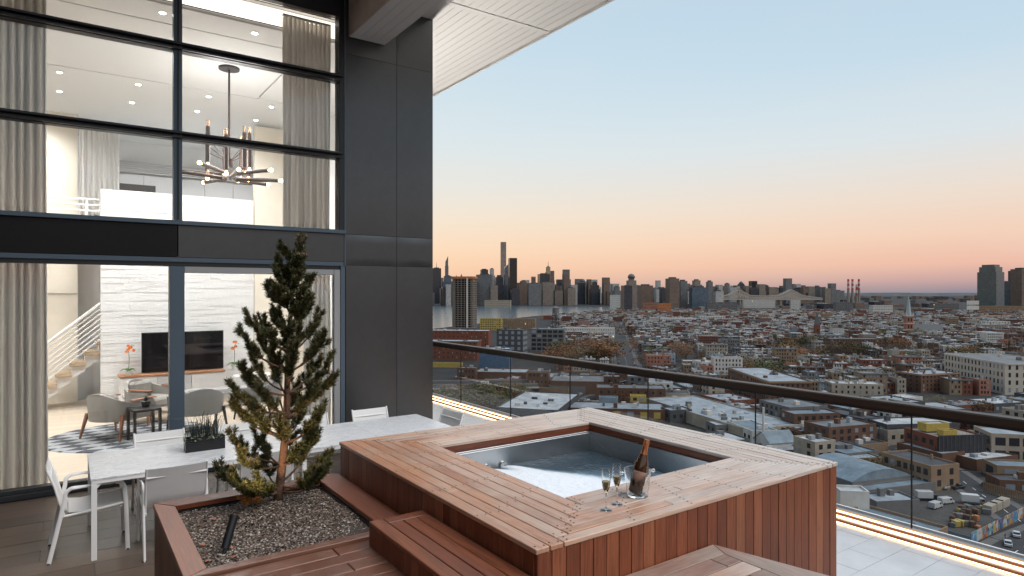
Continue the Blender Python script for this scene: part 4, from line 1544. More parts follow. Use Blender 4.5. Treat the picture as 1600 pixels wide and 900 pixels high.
lounge_chair('grey linen barrel armchair with splayed walnut legs, nearest the left curtain', (.66, 12.3, .034), R(-50), M['linen'])
lounge_chair('grey linen barrel armchair behind its twin, closest to the orchid', (1.25, 13.5, .034), R(-140), M['linen'])
lounge_chair('charcoal upholstered lounge chair backing onto the glass door stile', (1.85, 12.05, .034), R(5), M['grey_fab'], False)
lounge_chair('charcoal lounge chair behind the pine, by the round white table', (3.1, 12.9, .022), R(60), M['grey_fab'], False)
t = thing('side_table', 'small black open side table on the rug beside the walnut legged chair', 'side table', (1.02, 11.75, .034), R(10))
MB().box(-.2, .2, -.2, .2, .48, .52).build('tabletop', M['black'], t, bevel=.004)
for x in (-.18, .18):
    for y in (-.18, .18):
        MB().box(x - .02, x + .02, y - .02, y + .02, 0, .479).build('leg', M['black'], t)
t = thing('succulent_pot', 'small dark pot plant standing on the black side table', 'plant', (1.05, 11.8, .555))
MB().lathe([(.055, 0), (.07, .09), (.06, .09), (0, .08)], n=14).build('pot', M['black'], t, smooth=40)
q = MB()
rg = random.Random(4)
for i in range(60):
    a_, b2 = rg.uniform(0, 6.28), rg.uniform(.1, 1.2)
    d_ = Vector((math.cos(a_) * math.sin(b2), math.sin(a_) * math.sin(b2), math.cos(b2)))
    s_ = Vector((-math.sin(a_), math.cos(a_), 0)) * .01
    o_ = Vector((0, 0, .085))
    q.add([o_ - s_, o_ + s_, o_ + d_ * .09], [(0, 1, 2)])
q.build('foliage', M['grassblade'], t)
t = thing('round_table', 'round white pedestal table behind the pine in the lounge', 'table', (*onZ(395, 625, .02)[:2], .02))
MB().lathe([(0, .54), (.40, .54), (.41, .55), (.40, .565), (0, .565)], n=32).build('tabletop', M['white'], t, smooth=40)
MB().lathe([(.2, 0), (.2, .015), (.03, .05), (.03, .539)], n=16).build('pedestal', M['white'], t, smooth=40)
t = thing('low_bench', 'long grey low bench running under the console', 'bench', (*onY(300, 620, 14.3)[:2], .02))
MB().box(-1.2, 1.2, -.2, .2, .34, .40).build('seat', M['cab'], t, bevel=.006)
for x in (-1.1, 1.1):
    MB().box(x - .03, x + .03, -.18, .18, 0, .339).build('leg', M['walnut'], t)

# ---------------------------------------------------------------- chandelier
M['gun'] = mat('bronze_tube', (.035, .018, .011), .45, metal=.3)
M['bulb'] = mat('warm_bulb', (1, .8, .55), .2, emit=(1, .62, .3), estr=14)
M['bulbglass'] = mat('amber_bulb_glass', (.9, .6, .4), .1, trans=.6)
p = onZ(358, 106, CZ)
ch = thing('chandelier', 'modern chandelier of dark tubes and glowing bulbs hanging from a long rod', 'chandelier', (p.x, p.y, CZ))
zb = onY(358, 270, p.y).z - CZ
MB().lathe([(.17, -.035), (.17, 0), (0, 0)], n=20).build('canopy', M['gun'], ch, smooth=40)
MB().tube([(0, 0, -.035), (0, 0, zb + .15)], .018, 8).build('rod', M['gun'], ch, smooth=50)
MB().lathe([(.06, zb + .10), (.06, zb + .24), (0, zb + .24)], n=14).build('hub', M['gun'], ch, smooth=40)
rc = random.Random(9)
for k in range(9):
    a_ = k * 2 * PI / 9 + .2
    r_ = .34 + .1 * (k % 2)
    x, y = math.cos(a_) * r_, math.sin(a_) * r_
    z0 = zb - .02 + .06 * (k % 3)
    tu = MB().tube([(x, y, z0), (x, y, z0 + .60)], .033, 10).build('tube', M['gun'], ch, smooth=40)
    MB().tube([(x, y, z0 + .601), (x, y, z0 + .70)], .028, 8).build('glass', M['bulbglass'], tu, smooth=40)
    MB().lathe([(.001, -.05), (.026, -.035), (.032, -.005), (.018, .02), (.016, .04)], (x, y, z0 - .045), 10).build('bulb', M['bulb'] if k % 3 != 1 else M['bulbglass'], tu, smooth=True)
    MB().tube([(0, 0, zb + .18), (x, y, z0 + .4)], .006, 5).build('spoke', M['gun'], ch)
    a2 = a_ + .3
    d_ = Vector((math.cos(a2), math.sin(a2), 0))
    zz = zb + (-.02 if k % 2 else -.10)
    ar = MB().tube([d_ * .12 + Vector((0, 0, zz)), d_ * .80 + Vector((0, 0, zz + .02))], .033, 10).build('arm', M['gun'], ch, smooth=40)
    MB().lathe([(.016, 0), (.018, .02), (.032, .045), (.026, .075), (.001, .09)], d_ * .805 + Vector((0, 0, zz + .02)), 10, M=Vector((0, 0, 1)).rotation_difference(d_).to_matrix()).build('bulb', M['bulb'], ar, smooth=True)

li = bpy.data.lights.new('chandelier_lamp', 'POINT')
li.energy = 140
li.color = (1, .97, .94)
li.shadow_soft_size = .5
o = bpy.data.objects.new('chandelier_lamp', li)
COL.objects.link(o)
o.location = (p.x, p.y, CZ + zb + .25)
# ================================================================ the city below
GZ = -68.0
FW, RT = Vector((.5736, .8192, 0)), Vector((.8192, -.5736, 0))


def head(deg):
    return FW * math.cos(R(deg)) + RT * math.sin(R(deg))


def gp(px, py, z=GZ):
    return onZ(px, py, z)


def at_d(px, d):
    v = ray(px, 457)
    return Vector((v.x * d, v.y * d, GZ))


def pix(p):
    d = p.x * FW.x + p.y * FW.y
    return 800 + 994 * (p.x * RT.x + p.y * RT.y) / d, 457 - 994 * (p.z - 2.4) / d, d


# ---------------------------------------------------------------- ground, river, streets
M['ground'] = mat('city_ground', (.02, .018, .017), .9, noise_amt=.5, noise_scale=.03)
g0 = MB()
g0.poly([(-9000, -3000, GZ), (40000, -9000, GZ), (48000, 48000, GZ), (-26000, 46000, GZ)])
tag(g0.build('ground', M['ground']), kind='structure')
M['river'] = mat('river_water', (.05, .075, .09), .18, spec=.5, bump=.25, bump_scale=.05)
q = MB()
near = [gp(560, 522), gp(676, 514), gp(740, 507), gp(790, 499), gp(835, 494), gp(880, 490.5), gp(950, 487.5), gp(1020, 481)]
far = [gp(1060, 477.5), gp(950, 480), gp(860, 478.6), gp(676, 478), gp(500, 478)]
q.poly([(p.x, p.y, GZ + .3) for p in near + far])
tag(q.build('river', M['river']), kind='structure')
M['asphalt'] = mat('asphalt', (.03, .03, .032), .85, noise_amt=.25, noise_scale=.5)
M['pave'] = mat('pavement', (.10, .096, .09), .85, noise_amt=.2, noise_scale=.4)
M['lot'] = mat('gravel_lot', (.05, .046, .042), .95, noise_amt=.4, noise_scale=.15)
ROADS = []


def road(nm, pts, w, m, z=.06, walk=2.6):
    pts = [Vector((p.x, p.y, 0)) for p in pts]
    q = MB()
    for a, b in zip(pts, pts[1:]):
        d = (b - a).normalized()
        n_ = Vector((-d.y, d.x, 0))
        q.poly([(*(a + n_ * w / 2)[:2], GZ + z), (*(b + n_ * w / 2)[:2], GZ + z), (*(b - n_ * w / 2)[:2], GZ + z), (*(a - n_ * w / 2)[:2], GZ + z)][::-1])
        ROADS.append((a, b, w / 2 + walk))
    tag(q.build(nm, m), kind='structure')
    if walk:
        q = MB()
        for a, b in zip(pts, pts[1:]):
            d = (b - a).normalized()
            n_ = Vector((-d.y, d.x, 0))
            for s_ in (-1, 1):
                o0, o1 = n_ * s_ * (w / 2 + .02), n_ * s_ * (w / 2 + walk)
                q.prism([tuple((a + o0)[:2]), tuple((b + o0)[:2]), tuple((b + o1)[:2]), tuple((a + o1)[:2])][::s_], GZ + .02, GZ + .17)
        tag(q.build('pavement', M['pave']), kind='structure')
    # dashed centre line
    q = MB()
    for a, b in zip(pts, pts[1:]):
        L_ = (b - a).length
        if (a.length + b.length) / 2 > 900:
            continue
        d = (b - a).normalized()
        n_ = Vector((-d.y, d.x, 0)) * .09
        s_ = 0
        while s_ < L_:
            p0, p1 = a + d * s_, a + d * min(s_ + 3, L_)
            q.poly([(*(p0 - n_)[:2], GZ + z + .02), (*(p1 - n_)[:2], GZ + z + .02), (*(p1 + n_)[:2], GZ + z + .02), (*(p0 + n_)[:2], GZ + z + .02)])
            s_ += 8
    if q.v:
        tag(q.build('road_marking', M['white']), kind='structure')


AV = 8.4
a0 = gp(1000, 640)
road('avenue', [a0, a0 + head(AV) * 320, gp(962, 503)], 19, M['asphalt'], walk=5)
road('street', [gp(820, 655), gp(905, 618), gp(1010, 590), gp(1110, 566)], 9, M['asphalt'])
road('street', [gp(1480, 925), gp(1600, 855), gp(1750, 790)], 11, M['asphalt'])
road('street', [gp(1595, 815), gp(1480, 735), gp(1290, 655), gp(1195, 612)], 9, M['asphalt'])
road('street', [gp(1210, 760), gp(1330, 700), gp(1500, 640), gp(1640, 605)], 8, M['asphalt'])
q = MB()
lotp = [gp(1330, 830), gp(1505, 853), gp(1640, 795), gp(1560, 742), gp(1430, 760)]
q.poly([(p.x, p.y, GZ + .05) for p in lotp])
lot = tag(q.build('vehicle_lot', M['lot']), kind='structure')

# ---------------------------------------------------------------- materials for buildings
BW = {'red brick': (.135, .044, .024), 'brown brick': (.10, .05, .031), 'tan brick': (.20, .135, .085), 'white': (.45, .43, .40), 'cream': (.28, .24, .19), 'grey': (.115, .112, .112),
      'salmon': (.27, .115, .075), 'dark grey': (.05, .053, .058), 'pale blue': (.24, .285, .315), 'black': (.022, .023, .026)}
for k, c in BW.items():
    M[k] = mat('facade_' + k.replace(' ', '_'), c, .8, noise_amt=.16, noise_scale=.25)
RF = {'silver': (.23, .255, .275), 'tar': (.04, .04, .044), 'grey roof': (.12, .125, .13), 'pale': (.36, .37, .375), 'metal blue': (.13, .17, .20)}
for k, c in RF.items():
    M[k] = mat('roofing_' + k.replace(' ', '_'), c, .6, noise_amt=.38, noise_scale=.16)
M['bwin'] = mat('dark_window', (.025, .028, .033), .15)
M['bwinl'] = mat('pale_window', (.2, .225, .25), .2)
M['litwin'] = mat('lit_window', (1, .8, .5), .4, emit=(1, .62, .28), estr=1.4)
M['yellow'] = mat('yellow_sheathing', (.34, .25, .06), .6, noise_amt=.15, noise_scale=.6)
M['orange'] = mat('orange_formwork', (.36, .13, .045), .6, noise_amt=.2, noise_scale=.6)
M['concrete'] = mat('raw_concrete', (.22, .19, .165), .85, noise_amt=.15, noise_scale=.3)
M['net'] = mat('blue_netting', (.05, .10, .17), .8, noise_amt=.3, noise_scale=.4)
M['blacknet'] = mat('black_netting', (.022, .024, .03), .85, noise_amt=.4, noise_scale=.5)
M['rust'] = mat('rusty_timber', (.09, .048, .03), .9, noise_amt=.3, noise_scale=.6)
TAKEN = []


def claim(pts, pad=1.5):
    c = sum(pts, Vector()) / len(pts)
    TAKEN.append((c, max((p - c).length for p in pts) + pad, pts))


def seg_d(p, a, b):
    ab = b - a
    t = max(0, min(1, (p - a).dot(ab) / ab.length_squared))
    return (p - a - ab * t).length


def overlap(P, Q):
    for A in (P, Q):
        for i in range(len(A)):
            e = A[(i + 1) % len(A)] - A[i]
            n_ = Vector((-e.y, e.x, 0))
            p = [n_.dot(v) for v in P]
            q_ = [n_.dot(v) for v in Q]
            if max(p) <= min(q_) or max(q_) <= min(p):
                return False
    return True


def free(pts, skip_road=False):
    c = sum(pts, Vector()) / len(pts)
    r_ = max((p - c).length for p in pts)
    for c2, r2, p2 in TAKEN:
        if (c - c2).length < r_ + r2 and overlap(pts, p2):
            return False
    if not skip_road:
        for a, b, w in ROADS:
            if seg_d(c, a, b) < w + r_ * .8:
                if min(seg_d(p, a, b) for p in pts + [c]) < w:
                    return False
    return True


def face_windows(mb, p0, p1, z0, storeys, bays, sh, ww=1.1, wh=1.6, depth=.06, mi=0, edge=.8, rnd_=None, nmats=1):
    """windows standing slightly proud of the wall from p0 to p1 (outside to the right of p0 -> p1)"""
    d = (p1 - p0)
    L_ = d.length
    d = d / L_
    o_ = Vector((d.y, -d.x, 0)) * depth
    for s in range(storeys):
        zb = z0 + s * sh + (sh - wh) * .55
        for b in range(bays):
            c = edge + (L_ - 2 * edge) * (b + .5) / bays
            a_, b_ = p0 + d * (c - ww / 2), p0 + d * (c + ww / 2)
            m_ = mi
            if rnd_ and nmats > 1:
                x = rnd_.random()
                m_ = 2 if x < .005 else 1 if x < .2 else 0
            lo, hi = Vector((0, 0, zb)), Vector((0, 0, zb + wh))
            mb.add([a_ + lo, b_ + lo, b_ + hi, a_ + hi, a_ + o_ + lo, b_ + o_ + lo, b_ + o_ + hi, a_ + o_ + hi], [(4, 5, 6, 7), (0, 1, 5, 4), (3, 7, 6, 2), (0, 4, 7, 3), (1, 2, 6, 5)], m_)


def rect(C, e1, e2, w, d):
    return [C, C + e1 * w, C + e1 * w + e2 * d, C + e2 * d]


def loc2(v):
    return (v.x, v.y)


def bldg(nm, label, cat, C, th, w, d, h, wall='red brick', roof='silver', storeys=3, bw=6, bd=5, par=.7, win='bwin', cornice=None, units=2, seed=0, group=None, ww=1.1, wh=1.7, z0=.6, base=0, chim=0, do_claim=True, stripe=None):
    """one building: C is the near-left corner on the ground, first side W along heading TH, second side D to its left"""
    e1, e2 = head(th), head(th - 90)
    P = rect(Vector((C.x, C.y, 0)), e1, e2, w, d)
    if do_claim:
        claim(P)
    t = thing(nm, label, cat, (C.x, C.y, GZ + base), 0, group)
    rr_ = random.Random(seed * 31 + int(w * 10))
    Q = [p - Vector((C.x, C.y, 0)) for p in P]
    inner = rect(Q[0] + e1 * .35 + e2 * .35, e1, e2, w - .7, d - .7)
    q = MB().prism([loc2(p) for p in Q], 0, h - par)
    n_ = len(q.v)
    for i in range(4):
        j = (i + 1) % 4
        a, b, c2, d2 = Q[i], Q[j], inner[j], inner[i]
        q.add([(*loc2(a), h - par), (*loc2(b), h - par), (*loc2(b), h), (*loc2(a), h), (*loc2(d2), h - par + .02), (*loc2(c2), h - par + .02), (*loc2(c2), h), (*loc2(d2), h)], [(0, 1, 2, 3), (3, 2, 6, 7), (7, 6, 5, 4)])
    q.build('wall', M[wall] if isinstance(wall, str) else wall, t)
    MB().prism([loc2(p) for p in inner], h - par + .01, h - par + .12).build('roof', M[roof], t)
    if storeys:
        q = MB()
        sh = (h - par - z0) / storeys
        vis = 0
        for i, nb in ((0, bw), (1, bd), (2, bw), (3, bd)):
            a, b = Q[i], Q[(i + 1) % 4]
            mid = P[i] * .5 + P[(i + 1) % 4] * .5
            out = Vector(((b - a).y, -(b - a).x, 0))
            if out.dot(-mid) > 0 and nb:
                face_windows(q, a, b, z0, storeys, nb, sh, ww, min(wh, sh * .72), rnd_=rr_, nmats=3)
        if q.v:
            o = q.build('window', [M[win], M['bwinl'], M['litwin']], t)
            o['kind'] = 'stuff'
    if cornice:
        q = MB()
        for i in range(4):
            a, b = Q[i], Q[(i + 1) % 4]
            d_ = (b - a).normalized()
            o_ = Vector((d_.y, -d_.x, 0)) * .35
            q.prism([loc2(a + o_ * .02), loc2(b + o_ * .02), loc2(b + o_), loc2(a + o_)][::-1], h - par - .5, h - .1)
        q.build('cornice', M[cornice], t)
    for k in range(units):
        u, v = rr_.uniform(.12, .75), rr_.uniform(.15, .75)
        s1, s2, s3 = rr_.uniform(1.2, 3.2), rr_.uniform(1.2, 2.6), rr_.uniform(.9, 2.6)
        c = e1 * (w * u) + e2 * (d * v)
        mm = rr_.choice(['white', 'grey', 'silver', wall if isinstance(wall, str) else 'grey'])
        MB().prism([loc2(p) for p in rect(c, e1, e2, min(s1, w * .2), min(s2, d * .2))], h - par + .12, h - par + .12 + s3).build('roof_unit', M[mm], t)
    for k in range(chim):
        c = e1 * (w * rr_.uniform(.1, .85)) + e2 * (d * rr_.uniform(.2, .8))
        MB().prism([loc2(p) for p in rect(c, e1, e2, .7, .7)], h - par + .12, h + 1.2).build('chimney', M[wall] if isinstance(wall, str) else wall, t)
    return t


# ---------------------------------------------------------------- skyline towers
def tower_mat(name, wall, glassc, fl=3.8, bay=3.4, wf=.55, hf=.5, rough=.5):
    m = bpy.data.materials.new(name)
    m.use_nodes = True
    n, l = m.node_tree.nodes, m.node_tree.links
    b = n['Principled BSDF']
    t = n.new('ShaderNodeTexCoord')
    sp = n.new('ShaderNodeSeparateXYZ')
    l.new(t.outputs['Object'], sp.inputs[0])
    u = mth(n, l, 'FRACT', mth(n, l, 'DIVIDE', mth(n, l, 'ADD', sp.outputs['X'], sp.outputs['Y']), bay))
    v = mth(n, l, 'FRACT', mth(n, l, 'DIVIDE', sp.outputs['Z'], fl))
    k = mth(n, l, 'MULTIPLY', mth(n, l, 'LESS_THAN', u, wf), mth(n, l, 'LESS_THAN', v, hf))
    wn = n.new('ShaderNodeTexWhiteNoise')
    vm = n.new('ShaderNodeVectorMath')
    vm.operation = 'SNAP'
    vm.inputs[1].default_value = (bay * 2, bay * 2, fl * 2)
    l.new(t.outputs['Object'], vm.inputs[0])
    l.new(vm.outputs[0], wn.inputs['Vector'])
    vr = ramp(n, [(0, (.8, .8, .8, 1)), (1, (1.15, 1.15, 1.15, 1))], 'LINEAR')
    l.new(wn.outputs['Value'], vr.inputs[0])
    mxx = n.new('ShaderNodeMix')
    mxx.data_type = 'RGBA'
    l.new(k, mxx.inputs[0])
    mxx.inputs[6].default_value = (*[.62 * q_ for q_ in wall], 1)
    mxx.inputs[7].default_value = (*glassc, 1)
    mu = n.new('ShaderNodeMix')
    mu.data_type = 'RGBA'
    mu.blend_type = 'MULTIPLY'
    mu.inputs[0].default_value = 1
    l.new(mxx.outputs[2], mu.inputs[6])
    l.new(vr.outputs[0], mu.inputs[7])
    l.new(mu.outputs[2], b.inputs['Base Color'])
    b.inputs['Roughness'].default_value = rough
    return m


TM = {'dark': tower_mat('dark_glass_tower', (.05, .055, .065), (.03, .04, .055), rough=.25), 'blue': tower_mat('blue_glass_tower', (.10, .14, .18), (.05, .085, .12), rough=.2),
      'grey': tower_mat('grey_tower', (.20, .20, .20), (.06, .07, .085)), 'beige': tower_mat('beige_tower', (.30, .24, .19), (.08, .08, .085)), 'brown': tower_mat('brown_tower', (.22, .145, .105), (.07, .06, .06)),
      'white': tower_mat('white_tower', (.55, .53, .50), (.14, .16, .18)), 'black': tower_mat('black_tower', (.028, .028, .03), (.015, .016, .02), rough=.25), 'rose': tower_mat('rose_grid_tower', (.42, .31, .27), (.10, .09, .09), 4.7, 4.7, .62, .62),
      'gold': tower_mat('gold_tower', (.50, .40, .22), (.20, .17, .10)), 'green': tower_mat('green_glass_tower', (.12, .16, .17), (.06, .09, .10), 3.9, 3.0, .7, .55, .25)}


def tower(label, x0, x1, yt, dist, style, steps=(), rot=None, depth=1.0, cat='tower', nm='skyscraper', crown=None, spire=0):
    """px span and top height at a distance; STEPS are (height fraction, width fraction) setbacks"""
    w = (x1 - x0) * dist / 994
    c = at_d((x0 + x1) / 2, dist + w * depth / 2)
    h = (457 - yt) * dist / 994 + 2.4 - GZ
    th = rot if rot is not None else -12
    k = abs(math.cos(R(th - 0))) + depth * abs(math.sin(R(th)))
    w /= max(k, .5)
    t = thing(nm, label, cat, (c.x, c.y, GZ), -R(th) - R(35), 'towers of the far skyline')
    d = w * depth
    lev = [(0, 1.0)] + list(steps) + [(1, None)]
    for (f0, ww), (f1, _) in zip(lev, lev[1:]):
        MB().box(-w * ww / 2, w * ww / 2, -d * ww / 2, d * ww / 2, h * f0 + (.01 if f0 else 0), h * f1).build('shaft' if f0 == 0 else 'setback', TM[style], t)
    wl = lev[-2][1]
    if crown == 'pyramid':
        MB().add([(-w * wl / 2, -d * wl / 2, h), (w * wl / 2, -d * wl / 2, h), (w * wl / 2, d * wl / 2, h), (-w * wl / 2, d * wl / 2, h), (0, 0, h + w * .9)], [(0, 1, 4), (1, 2, 4), (2, 3, 4), (3, 0, 4)]).build('crown', M['grey'], t)
    elif crown == 'slant':
        a = w * wl / 2
        MB().add([(-a, -a * depth, h), (a, -a * depth, h), (a, a * depth, h), (-a, a * depth, h), (a, -a * depth, h * 1.14), (a, a * depth, h * 1.14)], [(0, 1, 4), (1, 2, 5, 4), (2, 3, 5), (3, 0, 4, 5)]).build('crown', TM[style], t)
    elif crown == 'dome':
        MB().lathe([(w * .38, h), (w * .33, h + w * .2), (w * .2, h + w * .36), (.01, h + w * .42)], n=12).build('crown', M['grey'], t, smooth=True)
    elif crown is None:
        MB().box(-w * wl * .28, w * wl * .28, -d * wl * .28, d * wl * .28, h + .01, h + 5).build('plant_room', M['dark grey'], t)
    elif crown == 'orange':
        MB().box(-w * wl * .5, w * wl * .5, -d * wl * .5, d * wl * .5, h + .01, h + 8).build('formwork', M['orange'], t)
    if spire:
        MB().tube([(0, 0, h + 4), (0, 0, h + spire)], 2.2, 5, r2=.5).build('mast', M['dark grey'], t)
    return t


SK = [('dark glass slab tower at the very left of the skyline by the pier', 674, 690, 419, 4000, 'dark', (), {'spire': 38}),
      ('broad dark blue tower with stepped shoulders beside the left slab', 690, 709, 431, 3900, 'blue', ((.8, .7),), {}),
      ('slim tower with a hooked pale cap, second tall one from the pier', 695, 701, 409, 4600, 'grey', ((.9, .8),), {'crown': 'slant'}),
      ('needle-topped grey spire tower left of the construction tower', 710, 716, 434, 4300, 'grey', ((.8, .6),), {'crown': 'pyramid'}),
      ('second needle-topped spire tower behind the construction tower', 718, 724, 432, 4400, 'grey', ((.8, .6),), {'crown': 'pyramid'}),
      ('pale flat slab tower right of the construction tower by the water', 744, 770, 429, 3420, 'grey', (), {'depth': .3, 'rot': 8}),
      ('dark block rising behind the pale waterfront slab', 750, 763, 421, 4000, 'dark', (), {}),
      ('narrow pale tower just right of the waterfront slab', 765, 772, 420, 4100, 'white', (), {}),
      ('squat dark office block between slab and thin tower', 771, 788, 433, 3600, 'dark', ((.7, .8),), {}),
      ('tallest thin square tower with rosy window grid', 782, 791, 378, 4480, 'rose', (), {'crown': 'none'}),
      ('bright glass tower with a slanted top beneath the tallest one', 787, 798, 418, 3900, 'blue', (), {'crown': 'slant'}),
      ('plain black monolith tower by the water', 794, 808, 403, 3450, 'black', (), {'crown': 'none'}),
      ('low dark apartment block at the foot of the black monolith', 797, 812, 452, 3380, 'dark', (), {}),
      ('brown grey block right of the black monolith', 810, 825, 439, 3700, 'brown', ((.8, .7),), {}),
      ('half built tower with orange top among grey blocks', 830, 837, 434, 4200, 'brown', (), {'crown': 'orange'}),
      ('wide dark office tower left of the gold tipped tower', 840, 859, 428, 3700, 'dark', (), {}),
      ('gold lit slender tower with a bright crown', 852, 861, 417, 4300, 'gold', ((.86, .75),), {'spire': 40}),
      ('broad grey waterfront apartment slab in mid skyline', 824, 846, 443, 3450, 'grey', (), {'depth': .4}),
      ('twin grey apartment slab beside the broad one', 846, 864, 441, 3500, 'beige', (), {'depth': .5}),
      ('stepped brown block below the gap in the skyline', 865, 877, 446, 3600, 'brown', ((.75, .7),), {}),
      ('lone square grey tower standing clear of its neighbours', 879, 890, 421, 3700, 'grey', (), {'crown': 'none'}),
      ('low beige block at the foot of the lone tower', 884, 899, 450, 3450, 'beige', (), {}),
      ('stepped grey tower with a rounded crown', 904, 917, 440, 3800, 'grey', ((.8, .75),), {'crown': 'dome'}),
      ('dark block with two setbacks right of the rounded crown', 921, 937, 441, 3600, 'dark', ((.7, .8), (.88, .5)), {}),
      ('slim dark tower with a stepped tip', 945, 953, 437, 4000, 'dark', ((.9, .7),), {'crown': 'dome'}),
      ('bulky grey pair of blocks before the beige crown tower', 957, 970, 448, 3300, 'grey', ((.8, .7),), {}),
      ('black glass apartment tower on the near shore', 971, 987, 446, 2100, 'dark', (), {'crown': 'none'}),
      ('tall beige tower with stepped crown near the shore', 977, 996, 434, 2600, 'beige', ((.78, .75), (.92, .45)), {'crown': 'dome'}),
      ('blocky brown apartment tower beside the beige crown', 997, 1019, 446, 2400, 'brown', (), {}),
      ('thick brown and beige double tower in mid skyline', 1041, 1060, 435, 2300, 'brown', (), {}),
      ('grey half of the thick double tower', 1060, 1073, 439, 2350, 'grey', (), {}),
      ('tall back block with stepped roof over the glass slab', 1080, 1096, 438, 2700, 'beige', ((.85, .7),), {}),
      ('wide blue glass slab in front of stepped blocks', 1077, 1106, 449, 2300, 'blue', (), {'depth': .4}),
      ('slim grey tower at the right end of the glass slab', 1104, 1113, 440, 2500, 'grey', (), {}),
      ('cream office block left of the bridge', 1113, 1129, 455, 2300, 'white', (), {}),
      ('small grey tower beyond the left half of the bridge', 1131, 1141, 443, 4300, 'grey', ((.8, .7),), {}),
      ('small dark tower beyond the left bridge peak', 1144, 1152, 447, 4200, 'dark', ((.7, .7),), {}),
      ('domed dark tower beyond the left bridge peak', 1153, 1163, 443, 4300, 'dark', ((.8, .8),), {'crown': 'dome'}),
      ('dark blue slab tower standing between the bridge peaks', 1171, 1182, 439, 4000, 'black', (), {'crown': 'none'}),
      ('cluster tower with a stepped roof right of the dark blue slab', 1189, 1205, 446, 4300, 'dark', ((.7, .6), (.9, .4)), {}),
      ('small grey block above the bridge middle', 1208, 1217, 450, 4300, 'grey', (), {}),
      ('tiny slim tower before the right bridge peak', 1223, 1228, 447, 4500, 'dark', (), {}),
      ('bulky grey tower behind the right bridge peak', 1235, 1245, 445, 4400, 'grey', ((.8, .7),), {}),
      ('last grey tower at the right end of the bridge', 1250, 1258, 450, 4500, 'beige', ((.7, .7),), {}),
      ('long low grey slab left of the striped chimneys', 1291, 1319, 454, 4600, 'grey', (), {'depth': .3}),
      ('narrow orange brown tower edge touching the great green tower', 1529, 1534, 430, 2900, 'brown', (), {}),
      ('great green glass tower with stepped shoulders and rounded top', 1530, 1566, 413, 2380, 'green', ((.84, .86), (.95, .66)), {'crown': 'none', 'rot': -30}),
      ('blue glass tower right of the great green tower', 1571, 1584, 439, 2500, 'blue', (), {'crown': 'none'}),
      ('dark tower joined behind the brown one at the right edge', 1578, 1590, 423, 2700, 'dark', (), {}),
      ('square brown tower at the right edge of the view', 1584, 1606, 420, 2450, 'brown', (), {})]
for a in SK:
    kw = dict(a[7])
    tower(a[0], *a[1:6], steps=a[6], **kw)
# nameless lower mass of the far shore
rk = random.Random(77)
q = MB()
for i in range(230):
    px = rk.uniform(660, 1300)
    d = rk.uniform(3400 if px < 1110 else 3750, 4800)
    yt = 457 - max(0, rk.gauss(9, 7)) * (1.15 if px < 960 else .65)
    w = rk.uniform(18, 50)
    c = at_d(px, d)
    h = (457 - yt) * d / 994 + 70
    q.obox((c.x, c.y, GZ + h / 2), w, rk.uniform(18, 40), h, R(-35 + 12), rk.randrange(5))
for i in range(160):
    px = rk.uniform(960, 1640)
    d = rk.uniform(2500, 7500)
    w = rk.uniform(25, 90)
    c = at_d(px, d)
    h = rk.uniform(8, 24) if d < 4500 else rk.uniform(12, 42)
    q.obox((c.x, c.y, GZ + h / 2), w, rk.uniform(18, 60), h, R(-35 + 12), rk.choice((0, 1, 2, 2, 1)))
o = q.build('far_city_blocks', [TM['grey'], TM['brown'], TM['dark'], TM['beige'], TM['white']])
tag(o, kind='stuff')
# low green-grey ridge at the horizon
M['ridge'] = mat('far_wooded_ridge', (.07, .08, .085), .95, noise_amt=.3, noise_scale=.002)
q = MB()
pts = []
for i in range(61):
    px = 300 + 1700 * i / 60
    c = at_d(px, 13000)
    pts.append(c)
vs = []
for i, c in enumerate(pts):
    z = 62 + 16 * noise.noise(Vector((i * .35, 0, 5))) + 8 * noise.noise(Vector((i * 1.1, 0, 1)))
    f2 = c * 1.15
    vs += [(c.x, c.y, GZ), (c.x * 1.03, c.y * 1.03, GZ + z), (f2.x, f2.y, GZ)]
q.add(vs, [f for i in range(60) for f in ((3 * i, 3 * i + 3, 3 * i + 4, 3 * i + 1), (3 * i + 1, 3 * i + 4, 3 * i + 5, 3 * i + 2))])
tag(q.build('hills', M['ridge'], smooth=True), kind='structure')

# striped chimneys
M['stripe_red'] = mat('red_band', (.42, .06, .04), .7)
for i, (px, yt, yb_) in enumerate([(1325.5, 436, 461), (1332, 436, 461), (1338.5, 444, 461), (1342, 436, 461)]):
    d = 3000
    c = at_d(px, d)
    h = (457 - yt) * d / 994 + 70
    z0 = 0
    t = thing('striped_chimney', ['leftmost red and white banded power station chimney', 'second banded chimney from the left of the four', 'shortest of the four banded power station chimneys', 'rightmost red and white banded power station chimney'][i], 'chimney', (c.x, c.y, GZ), 0, 'power station chimneys')
    lv = [(0, 'concrete'), (h * .62, 'stripe_red'), (h * .68, 'white'), (h * .76, 'stripe_red'), (h * .84, 'white'), (h * .92, 'stripe_red'), (h, None)]
    if i == 2:
        lv = [(0, 'concrete'), (h * .5, 'stripe_red'), (h * .62, 'white'), (h * .75, 'stripe_red'), (h * .88, 'white'), (h, None)]
    for (za, m_), (zb_, _) in zip(lv, lv[1:]):
        ra, rb_ = 6.5 - 2 * za / h, 6.5 - 2 * zb_ / h
        MB().lathe([(ra, za), (rb_, zb_ - .02)], n=10).build('band' if za else 'base', M[m_], t, smooth=40)

# cantilever truss bridge
M['truss'] = mat('pale_steel_truss', (.36, .31, .265), .7)
br_ = thing('truss_bridge', 'long double-peaked steel cantilever bridge crossing the river in the distance', 'bridge')
bx = [1120 + 165 * i / 66 for i in range(67)]


